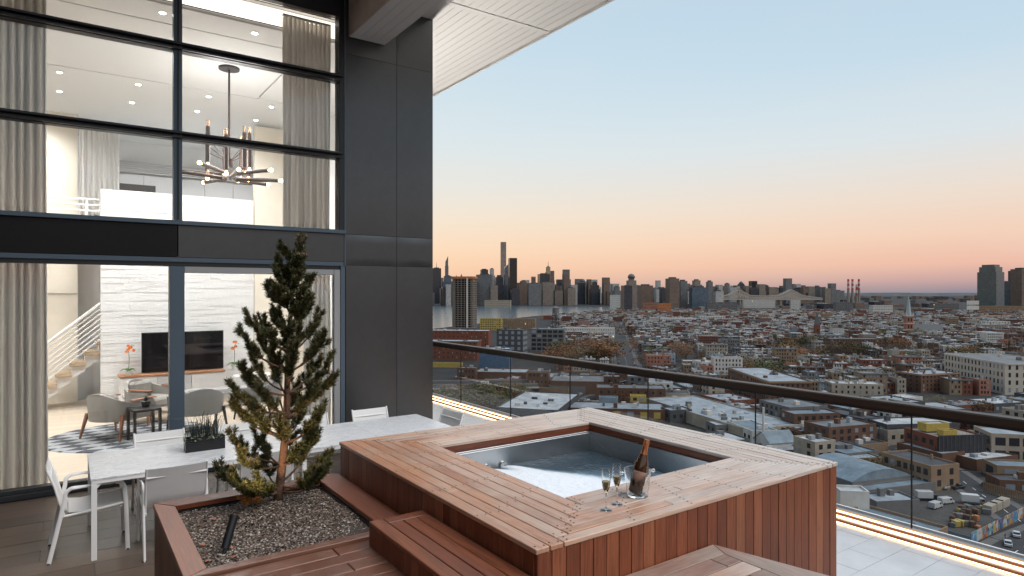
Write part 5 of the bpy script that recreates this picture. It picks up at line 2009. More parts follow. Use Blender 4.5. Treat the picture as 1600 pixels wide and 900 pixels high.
def btop(x):
    pk = [(1120, 464), (1139, 461), (1155, 452.5), (1172, 461.5), (1196, 462.5), (1219, 461.5), (1237, 452.5), (1254, 461.5), (1270, 464), (1286, 466)]
    for (xa, ya), (xb, yb2) in zip(pk, pk[1:]):
        if xa <= x <= xb:
            u = (x - xa) / (xb - xa)
            return ya + (yb2 - ya) * (u * u * (3 - 2 * u) if False else u)
    return 466


D_ = 3600
tops = [Vector((*at_d(x, D_)[:2], (457 - btop(x)) * D_ / 994 + 2.4)) for x in bx]
bots = [Vector((*at_d(x, D_)[:2], (457 - 468.0) * D_ / 994 + 2.4)) for x in bx]
back = FW * 28
for off in (Vector(), back):
    q = MB()
    q.tube([p + off for p in tops], 3.2, 4)
    q.tube([p + off for p in bots], 3.4, 4)
    for i in range(len(bx)):
        q.tube([tops[i] + off, bots[i] + off], 1.5, 3, caps=False)
        if i:
            q.tube([tops[i - 1] + off, bots[i] + off], 1.4, 3, caps=False)
    q.build('truss', M['truss'], br_)
MB().add([bots[0] + Vector((0, 0, -3)), bots[-1] + Vector((0, 0, -3)), bots[-1] + back + Vector((0, 0, -3)), bots[0] + back + Vector((0, 0, -3)), bots[0] + Vector((0, 0, 3)), bots[-1] + Vector((0, 0, 3)), bots[-1] + back + Vector((0, 0, 3)), bots[0] + back + Vector((0, 0, 3))],
         [(3, 2, 1, 0), (4, 5, 6, 7), (0, 1, 5, 4), (2, 3, 7, 6), (1, 2, 6, 5), (3, 0, 4, 7)]).build('deck', M['concrete'], br_)
for x in (1155, 1196 - 22, 1218, 1237):
    c = at_d(x, D_ + 8)
    MB().box(c.x - 6, c.x + 6, c.y - 10, c.y + 10, GZ, (457 - 469) * D_ / 994 + 2.4).build('pier', M['concrete'], br_)
# ================================================================ city landmarks, one by one
def gable(t, C, th, w, d, eave, ridge, wall, roof, along=1):
    """gabled volume under thing T (origin C): ridge along the first side"""
    e1, e2 = head(th), head(th - 90)
    Q = rect(Vector(), e1, e2, w, d)
    MB().prism([loc2(p) for p in Q], 0, eave).build('wall', M[wall], t)
    a, b = (Q[0] + Q[3]) / 2, (Q[1] + Q[2]) / 2
    v = [(*loc2(p), eave + .01) for p in Q] + [(*loc2(a), ridge), (*loc2(b), ridge)]
    MB().add(v, [(0, 3, 4), (1, 5, 2)]).build('gable', M[wall], t)
    ov = .3
    q = MB()
    for i, j, s_ in ((0, 1, -1), (3, 2, 1)):
        lo0, lo1 = Q[i] + e2 * s_ * ov - e1 * ov, Q[j] + e2 * s_ * ov + e1 * ov
        h0, h1 = a - e1 * ov, b + e1 * ov
        q.add([(*loc2(lo0), eave - .1), (*loc2(lo1), eave - .1), (*loc2(h1), ridge + .05), (*loc2(h0), ridge + .05), (*loc2(lo0), eave + .15), (*loc2(lo1), eave + .15), (*loc2(h1), ridge + .3), (*loc2(h0), ridge + .3)],
              [(4, 5, 6, 7), (0, 1, 5, 4), (1, 2, 6, 5), (3, 0, 4, 7), (3, 2, 1, 0)])
    q.build('roof', M[roof], t)
    claim([p + Vector((C.x, C.y, 0)) for p in Q])


M['cream_school'] = mat('warm_white_masonry', (.40, .355, .30), .8, noise_amt=.08, noise_scale=.3)
M['orangeband'] = mat('orange_cladding', (.42, .19, .035), .6)
B = bldg
B('school_building', 'large warm white school block with rows of tall windows at the right of the view', 'building', gp(1570, 617), 95.6, 44, 72, 22, 'cream_school', 'grey roof', 4, 9, 17, cornice='white', ww=1.5, wh=3.0, units=3)
B('apartment_building', 'brick apartment block with a blank cream side wall before the white school', 'building', gp(1439, 614), 72, 37, 20, 13, 'brown brick', 'silver', 4, 10, 4, cornice='tan brick', units=6, chim=4)
B('factory_building', 'long brown brick factory with many windows running just behind the handrail', 'building', gp(1201, 640), 90, 26, 72, 17, 'brown brick', 'silver', 4, 8, 20, cornice='tan brick', units=6)
B('apartment_building', 'cream stepped apartment row with white parapets right of the long brick factory', 'building', gp(1300, 625), 100, 31, 15, 11, 'cream', 'pale', 3, 8, 4, units=5, chim=4)
B('apartment_building', 'dark brown five-storey tenement block in front of the steeple church', 'building', gp(1297, 552), 95, 58, 20, 17, 'brown brick', 'grey roof', 5, 18, 5, units=5)
B('apartment_building', 'grey tenement block left of the brown five-storey one', 'building', gp(1283, 540), 95, 34, 16, 14, 'grey', 'silver', 4, 10, 4)
B('apartment_building', 'salmon painted three-storey block beside the avenue', 'building', gp(1010, 575), 100, 22, 14, 12, 'salmon', 'grey roof', 3, 7, 4)
B('apartment_building', 'white three-storey house with tall blank side just over the handrail', 'building', gp(1096, 592), 75, 13, 14, 14, 'white', 'pale', 3, 4, 3)
B('factory_building', 'red brick works with pale cornice at the pier edge, nearer of two', 'building', gp(655, 562), 98, 62, 22, 20, 'red brick', 'silver', 4, 13, 0, cornice='grey', units=4)
B('factory_building', 'red brick works behind the nearer one, with a square chimney stack', 'building', gp(655, 541), 98, 92, 26, 21, 'red brick', 'pale', 4, 15, 0, units=5, chim=2)
B('apartment_building', 'dark grey modern block with big pale square windows', 'building', gp(776, 557), 108, 30, 18, 30, 'dark grey', 'grey roof', 5, 4, 4, win='bwinl', ww=3.4, wh=3.4, units=2)
B('parking_garage', 'grey concrete garage with open dark bays beside the dark modern block', 'garage', gp(829, 549), 99, 40, 28, 27, 'grey', 'grey roof', 5, 6, 5, ww=5.0, wh=3.2, units=2)
B('netted_building', 'building wrapped in dark blue netting below the dark modern block', 'building', gp(749, 579), 100, 27, 16, 20, 'net', 'pale', 0, units=5)
B('timber_shed', 'long low rust coloured shed in front of the concrete garage', 'shed', gp(829, 562), 98, 30, 8, 7, 'rust', 'grey roof', 0, units=0)
B('apartment_building', 'long white three-storey terrace with many windows behind the water tower', 'building', gp(879, 528), 98, 80, 16, 16, 'white', 'pale', 3, 22, 3)
B('building_site', 'yellow sheathed frame building behind the river edge construction', 'building', gp(750, 516), 98, 40, 18, 22, 'yellow', 'grey roof', 5, 9, 4, ww=2.4)
B('building_site', 'tan block under construction right of the yellow sheathed one', 'building', gp(783, 514), 98, 66, 18, 20, 'tan brick', 'concrete', 5, 16, 4)
B('brick_house', 'small three-storey brown brick house right of the white roofed sheds', 'building', gp(824, 613), 98, 15, 14, 15, 'brown brick', 'tar', 3, 5, 3, cornice='tan brick')
B('warehouse', 'grey roofed brick warehouse right of the small brown house', 'warehouse', gp(860, 615), 98, 37, 34, 9, 'brown brick', 'grey roof', 0, units=3)
B('brick_house', 'brown two-storey workshop beyond the elevated road', 'building', gp(714, 594), 98, 15, 10, 10, 'brown brick', 'silver', 2, 5, 2)
B('warehouse', 'low brown warehouse with a long silver roof beyond the elevated road', 'warehouse', gp(742, 592), 98, 42, 26, 6, 'brown brick', 'silver', 0, units=3)
B('site_cabin', 'long low yellow site cabin row near the pier', 'shed', gp(676, 574), 98, 28, 5, 4.5, 'yellow', 'pale', 0, units=0)
B('warehouse', 'white roofed warehouse with stepped dark side wall, largest below the glass rail', 'warehouse', gp(775, 662), 107, 34, 58, 9, 'dark grey', 'pale', 1, 6, 0, units=6, ww=3)
B('warehouse', 'lower white roofed shed in front of the large white warehouse', 'warehouse', gp(764, 684), 107, 27, 16, 6, 'grey', 'silver', 0, units=2)
B('warehouse', 'long brown brick store with grey roof behind the yellow roof box', 'warehouse', gp(932, 630), 98, 43, 18, 10, 'brown brick', 'grey roof', 2, 9, 3, units=3)
B('warehouse', 'brown workshop row with yellow shutters just behind the tub corner', 'warehouse', gp(890, 655), 98, 52, 22, 6.5, 'brown brick', 'silver', 1, 7, 0, win='yellow', ww=3.6, wh=3.4, units=5)
B('roof_box', 'bright yellow box standing on the workshop roof', 'roof box', at_d(985, 372), 98, 9, 6, 4.2, 'yellow', 'yellow', 1, 2, 1, ww=2.2, base=6.0, units=0, do_claim=False)
B('roof_box', 'blue tarpaulin box on the workshop roof left of the yellow box', 'roof box', at_d(936, 372), 98, 11, 7, 3.2, 'metal blue', 'metal blue', 0, base=6.0, units=0, do_claim=False)
B('warehouse', 'big flat silver roofed warehouse with many roof vents behind the tub', 'warehouse', gp(1165, 692), 72, 34, 92, 6.5, 'cream', 'silver', 1, 5, 0, win='rust', ww=4, wh=3.2, units=12)
B('workshop', 'dark workshop with glowing yellow windows under the handrail', 'building', gp(1352, 684), 70, 13, 26, 9, 'dark grey', 'tar', 2, 4, 7, win='litwin', ww=1.2, wh=1.3, units=3)
B('warehouse', 'low blue metal roofed shed beyond the gabled white house', 'warehouse', gp(1322, 728), 72, 17, 26, 5, 'grey', 'metal blue', 0, units=2)
B('warehouse', 'brick store with silver roof behind the gabled white house', 'warehouse', gp(1252, 694), 75, 26, 12, 6, 'brown brick', 'silver', 1, 5, 2, units=4)
B('depot_building', 'tan brick depot with a black flat roof facing the vehicle lot', 'building', gp(1455, 768), 74, 13, 21, 9, 'tan brick', 'tar', 2, 2, 7, ww=1.7, wh=2.2, units=0, chim=1)
B('brick_building', 'orange red brick block under renovation with black netting on its right face', 'building', gp(1464, 724), 82, 22, 18, 11, 'red brick', 'concrete', 2, 0, 4, ww=2, wh=2.2, units=0)
e1, e2 = head(82), head(-8)
t = thing('scaffold_net', 'black debris netting hung over scaffolding on the red brick block', 'netting', gp(1464, 724) - e2 * .9 + e1 * .2)
MB().prism([loc2(p) for p in rect(Vector(), e1, e2, 21.6, .5)], 0, 11.5).build('net', M['blacknet'], t)
q = MB()
for i in range(13):
    c = e1 * (21.6 * i / 12) - e2 * .12
    q.tube([(c.x, c.y, 0), (c.x, c.y, 12.4)], .06, 5)
q.build('pole', M['grey'], t)['kind'] = 'stuff'
B('roof_box', 'long yellow sheathed stair head on the renovated red brick block', 'roof box', gp(1464, 724) + e2 * 9 + e1 * 3, 82, 11, 5, 3.4, 'yellow', 'pale', 0, base=11, units=0, do_claim=False)
B('roof_box', 'small yellow sheathed box at the front of the renovated brick roof', 'roof box', gp(1464, 724) + e2 * 2.2 + e1 * 5, 82, 6.5, 3.5, 2.4, 'yellow', 'yellow', 0, base=10.5, units=0, do_claim=False)
B('warehouse', 'open steel framed warehouse with pale roof behind the renovated block', 'warehouse', at_d(1386, 296), 84, 36, 16, 9, 'dark grey', 'pale', 1, 7, 3, win='black', ww=3.4, wh=5.5, units=1)
B('factory_building', 'pale concrete factory with wide industrial windows at the right edge', 'building', gp(1549, 722), 104, 46, 16, 12, 'cream', 'silver', 2, 9, 3, ww=3.7, wh=3.3, units=4)
B('open_shed', 'tan shed with a blue metal roof below the concrete factory', 'shed', gp(1558, 750), 100, 18, 10, 5.5, 'tan brick', 'metal blue', 1, 2, 1, win='black', ww=5, wh=3.5, units=0)
B('low_store', 'low graffiti covered store by the street at the right edge', 'building', gp(1562, 772), 100, 22, 9, 5, 'rust', 'tar', 1, 4, 0, win='metal blue', ww=3, wh=2, units=2)
K = onZ(1350, 787, -60)
B('corner_roof', 'flat bluish roof with tan parapet right below the terrace kerb', 'building', K, 236, 34, 22, 8, 'tan brick', 'metal blue', 2, 8, 6, units=3, par=.9)
B('roof_box', 'white cube hut on the bluish roof beside the tub deck', 'roof box', at_d(1313, 186), 98, 8, 6, 5.5, 'white', 'pale', 0, base=7, units=0, do_claim=False)
B('low_building', 'grey workshop hut with flat silver roof inside the vehicle lot', 'building', gp(1370, 806), 82, 15, 9, 4.5, 'grey', 'silver', 0, units=2)
for lb, x0, x1, yt, yb_, c, r_, st_ in (
        ('small white block left of the bridge approach', 1162, 1209, 469, 481, 'white', 'pale', 4), ('white tower block standing above the terraces', 1236, 1250, 469, 486, 'white', 'pale', 6),
        ('grey block with a bright end wall right of the bridge', 1306, 1331, 472, 491, 'grey', 'silver', 6), ('white gridded warehouse block left of the steeple', 1364, 1393, 477, 494, 'white', 'silver', 4),
        ('wide brown brick block just right of the steeple', 1409, 1458, 483, 494, 'brown brick', 'grey roof', 3), ('grey hall beyond the wide brown block', 1458, 1495, 474, 487, 'grey', 'silver', 3),
        ('long tan brick factory below the green glass tower', 1531, 1612, 478, 493, 'tan brick', 'grey roof', 4), ('grey institutional slab at the foot of the cream office block', 1105, 1150, 472, 489, 'grey', 'grey roof', 4),
        ('white block at the foot of the blue glass slab', 1088, 1104, 472, 484, 'white', 'pale', 3), ('orange brick block below the double tower', 1005, 1028, 473, 489, 'salmon', 'orange', 3),
        ('bright red orange brick block right of the orange one', 1028, 1048, 474, 491, 'orange', 'rust', 3), ('white stepped block by the river bend', 953, 969, 461, 482, 'white', 'pale', 6),
        ('long white colonnaded building across the avenue end', 1032, 1090, 497, 506, 'white', 'pale', 2), ('white upper block of the colonnaded building', 1094, 1132, 494, 506, 'white', 'silver', 3),
        ('orange trimmed long warehouse on the far right', 1490, 1612, 493, 500, 'orangeband', 'pale', 0), ('pale low warehouse beyond the steeple church', 1380, 1440, 496, 502, 'white', 'pale', 0),
        ('white terrace of small houses far right', 1540, 1575, 502, 514, 'white', 'silver', 3), ('dark brick block near the right edge of the terraces', 1560, 1600, 522, 540, 'brown brick', 'tar', 4),
        ('large white roofed hall among the terraces at right', 1474, 1508, 540, 556, 'white', 'pale', 1), ('low concrete wharf building on the far river bank', 757, 798, 469, 479.2, 'cream', 'pale', 3)):
    d = 69978 / (yb_ - 457)
    w = (x1 - x0) * d / 994
    B('block_building', lb, 'building', at_d(x0, d), 98.4, w, min(w * .5, 30), (yb_ - yt) * d / 994, c, r_, st_, max(3, int(w / 5)) if st_ else 0, 3, units=3, ww=2, wh=2, seed=x0)

# billboard, domes
t = thing('billboard', 'double white billboard on steel legs left of the green glass tower', 'billboard', at_d(1520, 1900))
for z0, z1 in ((19, 31), (34, 46)):
    MB().obox((0, 0, z0 + 6), 36, 2, z1 - z0, R(-35)).build('panel', M['white'], t)
for s_ in (-1, 1):
    c = RT * 12 * s_ + FW * 2
    MB().tube([(c.x, c.y, 0), (c.x, c.y, 46)], 1.1, 6).build('leg', M['dark grey'], t)

# ---------------------------------------------------------------- concrete tower under construction
d = 1272
C = at_d(705, d)
t = thing('construction_tower', 'bare concrete frame tower under construction by the river, orange formwork on top', 'tower', C)
e1, e2 = head(98), head(8)
w_, dp, hh = 47, 36, 99
claim([p + Vector((C.x, C.y, 0)) for p in rect(Vector(), e1, e2, w_, dp)])
fh = 4.4


def rrect(w, d, r_=7, ins=0):
    out = []
    for cx, cy, a0 in ((w - r_, r_, -90), (w - r_, d - r_, 0), (r_, d - r_, 90), (r_, r_, 180)):
        for k in range(5):
            a_ = R(a0 + 22.5 * k)
            out.append(e1 * (cx + (r_ - ins) * math.cos(a_)) + e2 * (cy + (r_ - ins) * math.sin(a_)))
    return [loc2(p) for p in out]


sl_poly = rrect(w_, dp)
nfl = int(hh / fh)
for k in range(nfl + 1):
    MB().prism(sl_poly, k * fh, k * fh + .9).build('floor_slab', M['concrete'], t)
q = MB()
per = rrect(w_, dp, 7, 1.2)
P3 = [Vector((*p, 0)) for p in per]
for a, b in zip(P3, P3[1:] + P3[:1]):
    n_ = max(1, int((b - a).length / 6.5))
    for i in range(n_):
        c = a.lerp(b, i / n_)
        q.obox((c.x, c.y, hh / 2), 1.1, 1.1, hh, R(-43))
q.build('column', M['concrete'], t)['kind'] = 'stuff'
MB().prism(rrect(w_, dp, 9, 7), 0, hh).build('core', M['black'], t)
MB().prism(rrect(w_, dp, 7, -1), hh - 1, hh + 3.5).build('formwork', M['orange'], t)
c = e1 * 33 - e2 * 2.2
MB().obox((c.x, c.y, hh / 2), 3, 3, hh, R(-43)).build('hoist', M['white'], t)

# water tower
C = at_d(868.5, 1010)
t = thing('water_tower', 'round rooftop water tank on tall dark steel legs above the terraces', 'water tower', C)
MB().lathe([(5.4, 37), (5.4, 45.5), (5.8, 45.6), (.3, 49.5), (0, 49.5)], n=18).build('tank', M['grey'], t, smooth=35)
q = MB()
for i in range(4):
    a, b = i * PI / 2 + .5, (i + 1) * PI / 2 + .5
    p, p2 = (math.cos(a) * 5.2, math.sin(a) * 5.2), (math.cos(b) * 5.2, math.sin(b) * 5.2)
    MB().tube([(p[0] * 1.1, p[1] * 1.1, 6), (*p, 37)], .55, 6).build('leg', M['dark grey'], t)
    for z in (14, 25):
        q.tube([(*p, z), (*p2, z)], .25, 4)
        q.tube([(*p, z), (*p2, z + 11)], .2, 4)
q.build('brace', M['dark grey'], t)['kind'] = 'stuff'
MB().lathe([(.9, 6), (.9, 37)], n=8).build('riser_pipe', M['dark grey'], t)
B('block_building', 'brown loft building carrying the water tower', 'building', at_d(862, 1000), 98.4, 16, 16, 13, 'brown brick', 'tar', 3, 5, 4, units=0)

# ---------------------------------------------------------------- churches
M['slate'] = mat('dark_slate', (.07, .075, .08), .7)
M['copper_green'] = mat('grey_green_spire', (.27, .31, .31), .6)
C = gp(1419.5, 527)
t = thing('steeple_church', 'church with a tall pale green needle spire over a white and brick tower', 'church', C)
MB().obox((0, 0, 17), 10, 10, 34, R(-43)).build('tower', M['salmon'], t)
for z in (12, 22, 33.5):
    MB().obox((0, 0, z), 10.8, 10.8, 1.2, R(-43)).build('string_course', M['white'], t)
q = MB()
f_, r_ = head(8.4), head(98.4)
for s_ in (-1, 1):
    for z in (15, 26):
        c = -f_ * 5.05 + r_ * 2 * s_
        q.obox((c.x, c.y, z + 2), 1.8, .4, 5, R(-43))
q.build('belfry_opening', M['bwin'], t)
for sa in (-1, 1):
    for sb in (-1, 1):
        c = r_ * 4.6 * sa + f_ * 4.6 * sb
        MB().tube([(c.x, c.y, 34.1), (c.x, c.y, 37), (c.x, c.y, 43)], 1.1, 6, r2=.05).build('pinnacle', M['white'], t)
MB().lathe([(5.0, 34.1), (3.6, 42), (.25, 66), (0, 67)], n=8).build('spire', M['copper_green'], t)
MB().box(-.15, .15, -.15, .15, 66.5, 70).build('cross', M['slate'], t)
t2 = thing('nave', 'x', 'x')
bpy.data.objects.remove(t2)
n0 = r_ * 6 + f_ * 1
tn = thing('church_nave', 'steep dark slate roofed nave stretching right of the needle spire', 'church hall', C + n0)
gable(tn, C + n0, 98.4, 46, 20, 9, 20, 'brown brick', 'slate')
q = MB()
for i in range(8):
    c = r_ * (3 + 5.6 * i) - f_ * .05
    q.obox((c.x, c.y, 5), 2, .3, 5, R(-43))
q.build('window', M['bwin'], tn)['kind'] = 'stuff'
claim([p + C for p in rect(-r_ * 6 - f_ * 6, r_, f_, 12, 12)])
C = gp(1257, 533)
t = thing('red_church', 'dark red brick church with a square tower and grey spire', 'church', C)
gable(t, C, 8.4, 30, 13, 11, 19, 'red brick', 'slate')
c = r_ * 17
MB().obox((c.x, c.y, 12), 7, 7, 24, R(-43)).build('tower', M['red brick'], t)
MB().lathe([(4.4, 24.1), (.2, 44), (0, 44.5)], (c.x, c.y, 0), 4, M=Matrix.Rotation(R(2), 3, 'Z')).build('spire', M['slate'], t)
q = MB()
for z in (8, 16):
    q.obox((c.x - f_.x * 3.6, c.y - f_.y * 3.6, z), 1.6, .3, 3.5, R(-43))
q.build('window', M['bwin'], t)

# gabled white house by the tub
C = gp(1203, 714)
t = thing('gabled_house', 'white boarded gabled house with a blue metal roof just beyond the tub', 'house', C)
gable(t, C, 74, 14, 11, 5.5, 9.5, 'white', 'metal blue')
q = MB()
e1, e2 = head(74), head(-16)
face_windows(q, Vector(), e1 * 14, 1.2, 1, 4, 3, 1.2, 1.2)
q.build('window', M['bwin'], t)['kind'] = 'stuff'
c = e1 * 9 + e2 * 16
tc_ = thing('vent_stack', 'thin white vent stack rising behind the gabled house', 'chimney', C + c)
MB().lathe([(.55, 0), (.5, 18), (.42, 18)], n=10).build('pipe', M['white'], tc_, smooth=40)
MB().lathe([(.9, 0), (.9, 1.2)], n=10).build('collar', M['grey'], tc_)

# barrel roof
C = gp(1332, 774)
e1, e2 = head(72), head(-18)
w_, dp = 27, 24
t = thing('barrel_roof_warehouse', 'wide blue grey barrel vaulted warehouse beside the vehicle lot', 'warehouse', C)
Q = rect(Vector(), e1, e2, w_, dp)
claim([p + C for p in Q])
MB().prism([loc2(p) for p in Q], 0, 4.5).build('wall', M['grey'], t)
for s in range(6):
    y0, y1 = dp * s / 6 + .04, dp * (s + 1) / 6 - .04
    q = MB()
    vs = []
    for i in range(13):
        u = i / 12
        z = 4.52 + 3.4 * (1 - (2 * u - 1) ** 2)
        vs.append((e1 * w_ * u, z))
    v = [(*loc2(p + e2 * y0), z) for p, z in vs] + [(*loc2(p + e2 * y1), z) for p, z in vs]
    q.add(v, [(i, i + 1, i + 14, i + 13) for i in range(12)] + [tuple(range(12, -1, -1)), tuple(range(13, 26))])
    q.build('roof_sheet', M['metal blue'], t, smooth=40)
B('lean_to', 'narrow blue metal lean-to in front of the barrel vaulted warehouse', 'shed', C - e2 * 6.2, 72, 31, 6, 3.6, 'grey', 'metal blue', 0, units=0)

# elevated road by the pier
t = thing('elevated_road', 'dark elevated motorway on a brown wall passing below the pier', 'elevated road', at_d(620, 417))
a, b = at_d(600, 417), at_d(842, 425)
o_ = Vector(t.location)
pa, pb, pc, pd = a - o_, b - o_, b - o_ + FW * 38, a - o_ + FW * 38
claim([p + Vector((o_.x, o_.y, 0)) for p in (pa, pb, pc, pd)])
MB().prism([loc2(p) for p in (pa, pb, pc, pd)], 5.2, 6.4).build('deck', M['asphalt'], t)
MB().prism([loc2(p) for p in (pa + FW, pb + FW, pc - FW, pd - FW)], 0, 5.19).build('retaining_wall', M['rust'], t)
for p, q2 in ((pa, pb), (pd, pc)):
    MB().prism([loc2(v) for v in (p, q2, q2 + FW * .5, p + FW * .5)], 6.41, 7.3).build('barrier', M['white' if p is pa else 'concrete'], t)
MB().prism([loc2(v) for v in (pa + FW * 18.5, pb + FW * 18.5, pb + FW * 19, pa + FW * 19)], 6.41, 7.2).build('barrier', M['concrete'], t)

# ================================================================ terraces of row houses
rh = random.Random(2024)
ea, eb = head(98.4), head(8.4)      # along a row, and away from the camera
ORG = Vector((0, 0, 0))
COLS = ['red brick'] * 4 + ['brown brick'] * 5 + ['tan brick'] * 4 + ['white'] * 4 + ['cream'] * 4 + ['grey'] * 2 + ['salmon'] + ['pale blue']
ROOF = ['silver'] * 5 + ['pale'] * 3 + ['tar'] * 5 + ['grey roof'] * 4
lots = []
b = 440.0
row = 0
while b < 2350:
    dist_w = .98 * b + 120
    for side in (0, 1):
        bb = b + (0 if side == 0 else 34)
        a = -.16 * bb - 10
        run = rh.uniform(120, 190)
        while a < dist_w:
            w = rh.uniform(5.6, 8.2) if bb < 1300 else rh.uniform(6.5, 12)
            if rh.random() < .06:
                w = rh.uniform(14, 24)
            run -= w
            if run < 0:
                a += 16
                run = rh.uniform(120, 190)
                continue
            dp = rh.uniform(11, 15)
            C = ea * a + eb * (bb + (0 if side == 0 else 15 - dp))
            if rh.random() > .05:
                px, py, dd = pix(Vector((C.x, C.y, GZ)))
                if 690 < px < 1640 and dd > 430:
                    lots.append((dd, C, w, dp, rh.random(), side))
            a += w + (0 if rh.random() < .85 else rh.uniform(1, 5))
    b += 66 if row % 2 else 64
    row += 1
lots.sort(key=lambda t_: t_[0])
river_px = lambda px: 514 if px < 676 else (514 + (487 - 514) * (px - 676) / (955 - 676)) if px < 955 else 480


def zone(px, py):
    if px < 985:
        return 'left of the avenue'
    if px < 1130:
        return 'just right of the avenue' if py > 540 else 'far right of the avenue'
    if px < 1260:
        return 'behind the long brick factory' if py > 545 else 'below the bridge'
    if px < 1400:
        return 'before the brown tenements' if py > 550 else 'around the red church'
    if px < 1500:
        return 'below the slate roofed church' if py > 530 else 'near the needle spire'
    return 'beside the white school' if py > 530 else 'beyond the white school'


LM = []
for nm_, px, py in (('salmon block by the avenue', 1028, 575), ('white tall-sided house', 1108, 590), ('brown factory', 1225, 636), ('cream stepped row', 1335, 622), ('brick block with cream side', 1450, 614), ('white school', 1560, 615), ('brown tenement block', 1335, 550),
                    ('grey tenement block', 1292, 540), ('red church', 1268, 533), ('needle spire', 1420, 527), ('slate nave', 1458, 527), ('white terrace by the water tower', 918, 527), ('concrete garage', 855, 548), ('wooded park', 915, 560),
                    ('white colonnaded building', 1060, 506), ('white hall', 1490, 556), ('dark right-edge block', 1580, 540), ('avenue', 985, 590), ('avenue bend', 975, 540), ('white roofed warehouse', 815, 640), ('yellow roof box', 995, 640),
                    ('vented silver warehouse', 1110, 665), ('gabled white house', 1210, 712), ('barrel roof', 1370, 760), ('tan depot', 1440, 755), ('netted red block', 1490, 710), ('concrete factory', 1570, 715), ('glowing dark workshop', 1350, 670), ('elevated road', 740, 610)):
    LM.append((nm_, gp(px, py)))


def near_lm(p):
    best = min(LM, key=lambda a_: (a_[1] - p).length)
    dlt = p - best[1]
    x, y = dlt.dot(RT), dlt.dot(FW)
    far_ = 'just ' if dlt.length < 60 else 'well ' if dlt.length > 150 else ''
    if abs(x) > abs(y):
        return far_ + ('right of the ' if x > 0 else 'left of the ') + best[0]
    return (far_ + 'behind the ' if y > 0 else far_ + 'in front of the ') + best[0]


n_ind = 0
far_m = MB()
FM = list(BW)[:7] + ['pale blue'] + ['silver', 'pale', 'tar', 'grey roof', 'bwin', 'bwinl']
FI = {k: i for i, k in enumerate(FM)}
YARD = []
GROVES = [(1222, 1268, 690, 850, 16, (0, 1, 3, 2), 'in the grove before the red church'), (1118, 1162, 515, 590, 10, (0, 0, 1, 3), 'in the grove by the white house'), (1300, 1352, 640, 735, 16, (2, 3, 0, 4), 'in the grove before the tenement'),
          (1390, 1440, 690, 800, 12, (3, 4, 0), 'in the grove below the spire'), (1180, 1215, 480, 530, 8, (5, 2, 4), 'in the grove left of the factory'), (1480, 1530, 640, 720, 9, (0, 2, 3), 'in the grove behind the school'),
          (1050, 1085, 640, 740, 9, (0, 3, 4), 'in the grove beside the avenue')]
for dd, C, w, dp, rr1, side in lots:
    P = rect(C, ea, eb, w, dp)
    px, py, _ = pix(Vector((C.x, C.y, GZ)))
    if py < river_px(px) + 1.5 or (px < 985 and dd < 560) or (862 < px < 972 and 590 < dd < 775) or any(a_[0] - 12 < px < a_[1] and a_[2] - 14 < dd < a_[3] for a_ in GROVES) or (px < 860 and py > 500):
        continue
    if not free(P):
        continue
    if n_ind and rh.random() < .05 and dd < 1000:
        YARD.append(C + ea * w / 2 + eb * dp / 2)
        continue
    if dd < 1150 and side == 0 and rh.random() < .2:
        YARD.append(C + ea * w / 2 - eb * 5.0)
    st_ = 2 + (rh.random() < .72) + (rh.random() < .18) + (2 if w > 14 and rh.random() < .5 else 0)
    h = st_ * 3.25 + 1.1
    cw, cr_n = rh.choice(COLS), rh.choice(ROOF)
    if n_ind < 290:
        n_ind += 1
        stw = {2: 'two', 3: 'three', 4: 'four'}.get(st_, 'five')
        cor = rh.random() < .5
        un = rh.choice((0, 1, 1, 2))
        chn = rh.choice((0, 1, 2))
        feat = (' and chimney' if chn and not un else ' and hut' if un and not chn else ' and bare top' if not un else '')
        rn = {'silver': 'silver', 'pale': 'white', 'tar': 'black', 'grey roof': 'grey'}[cr_n]
        label = f"{cw} {stw}-storey row house, {rn} roof{feat}, {near_lm(Vector((C.x, C.y, GZ)))}"
        wd = 'narrow ' if w < 6.4 else 'broad ' if w > 12 else ''
        if len(label.split()) < 16:
            label = wd + label
        while len(label.split()) > 16:
            label = label.replace(' and bare top', '').replace(' and chimney', '').replace(' and hut', '').replace('just ', '', 1).replace('well ', '', 1) if len(label.split()) > 16 and (' and ' in label or 'just ' in label or 'well ' in label) else label.replace('-storey', '', 1).replace(f'{rn} roof, ', '')
        bldg('row_house', label, 'row house', C, 98.4, w, dp, h, cw, cr_n, st_, max(2, int(w / 2.4)), max(2, int(dp / 4)) if rh.random() < .3 else 0, par=.5, cornice=('grey' if cor else None), units=un, chim=chn, seed=n_ind,
             group='row houses in the terraces', ww=1.0, wh=1.8, do_claim=False)
    else:
        Q = [loc2(p) for p in P]
        v = [(x, y, GZ) for x, y in Q] + [(x, y, GZ + h) for x, y in Q]
        far_m.add(v, [(0, 1, 5, 4), (1, 2, 6, 5), (2, 3, 7, 6), (3, 0, 4, 7)], FI[cw])
        far_m.add([(x, y, GZ + h) for x, y in Q], [(0, 1, 2, 3)], FI[cr_n])
        for k in range(rh.choice((0, 1, 1, 2))):
            c = C + ea * w * rh.uniform(.15, .8) + eb * dp * rh.uniform(.2, .8)
            s_ = rh.uniform(.8, 2.4)
            far_m.obox((c.x, c.y, GZ + h + .7), s_, rh.uniform(.8, 2), 1.4 + rh.random(), R(-43), FI[rh.choice(['white', 'red brick', 'grey', 'silver', 'cream'])])
        if dd < 1500:
            face_windows(far_m, P[0], P[1], GZ + .6, st_, max(2, int(w / 2.4)), 3.25, 1.1, 1.8, .05, FI['bwinl' if rh.random() < .2 else 'bwin'])
tag(far_m.build('distant_row_houses', [M[k] for k in FM]), kind='stuff')
print('HOUSES', n_ind, 'far faces', len(far_m.f))

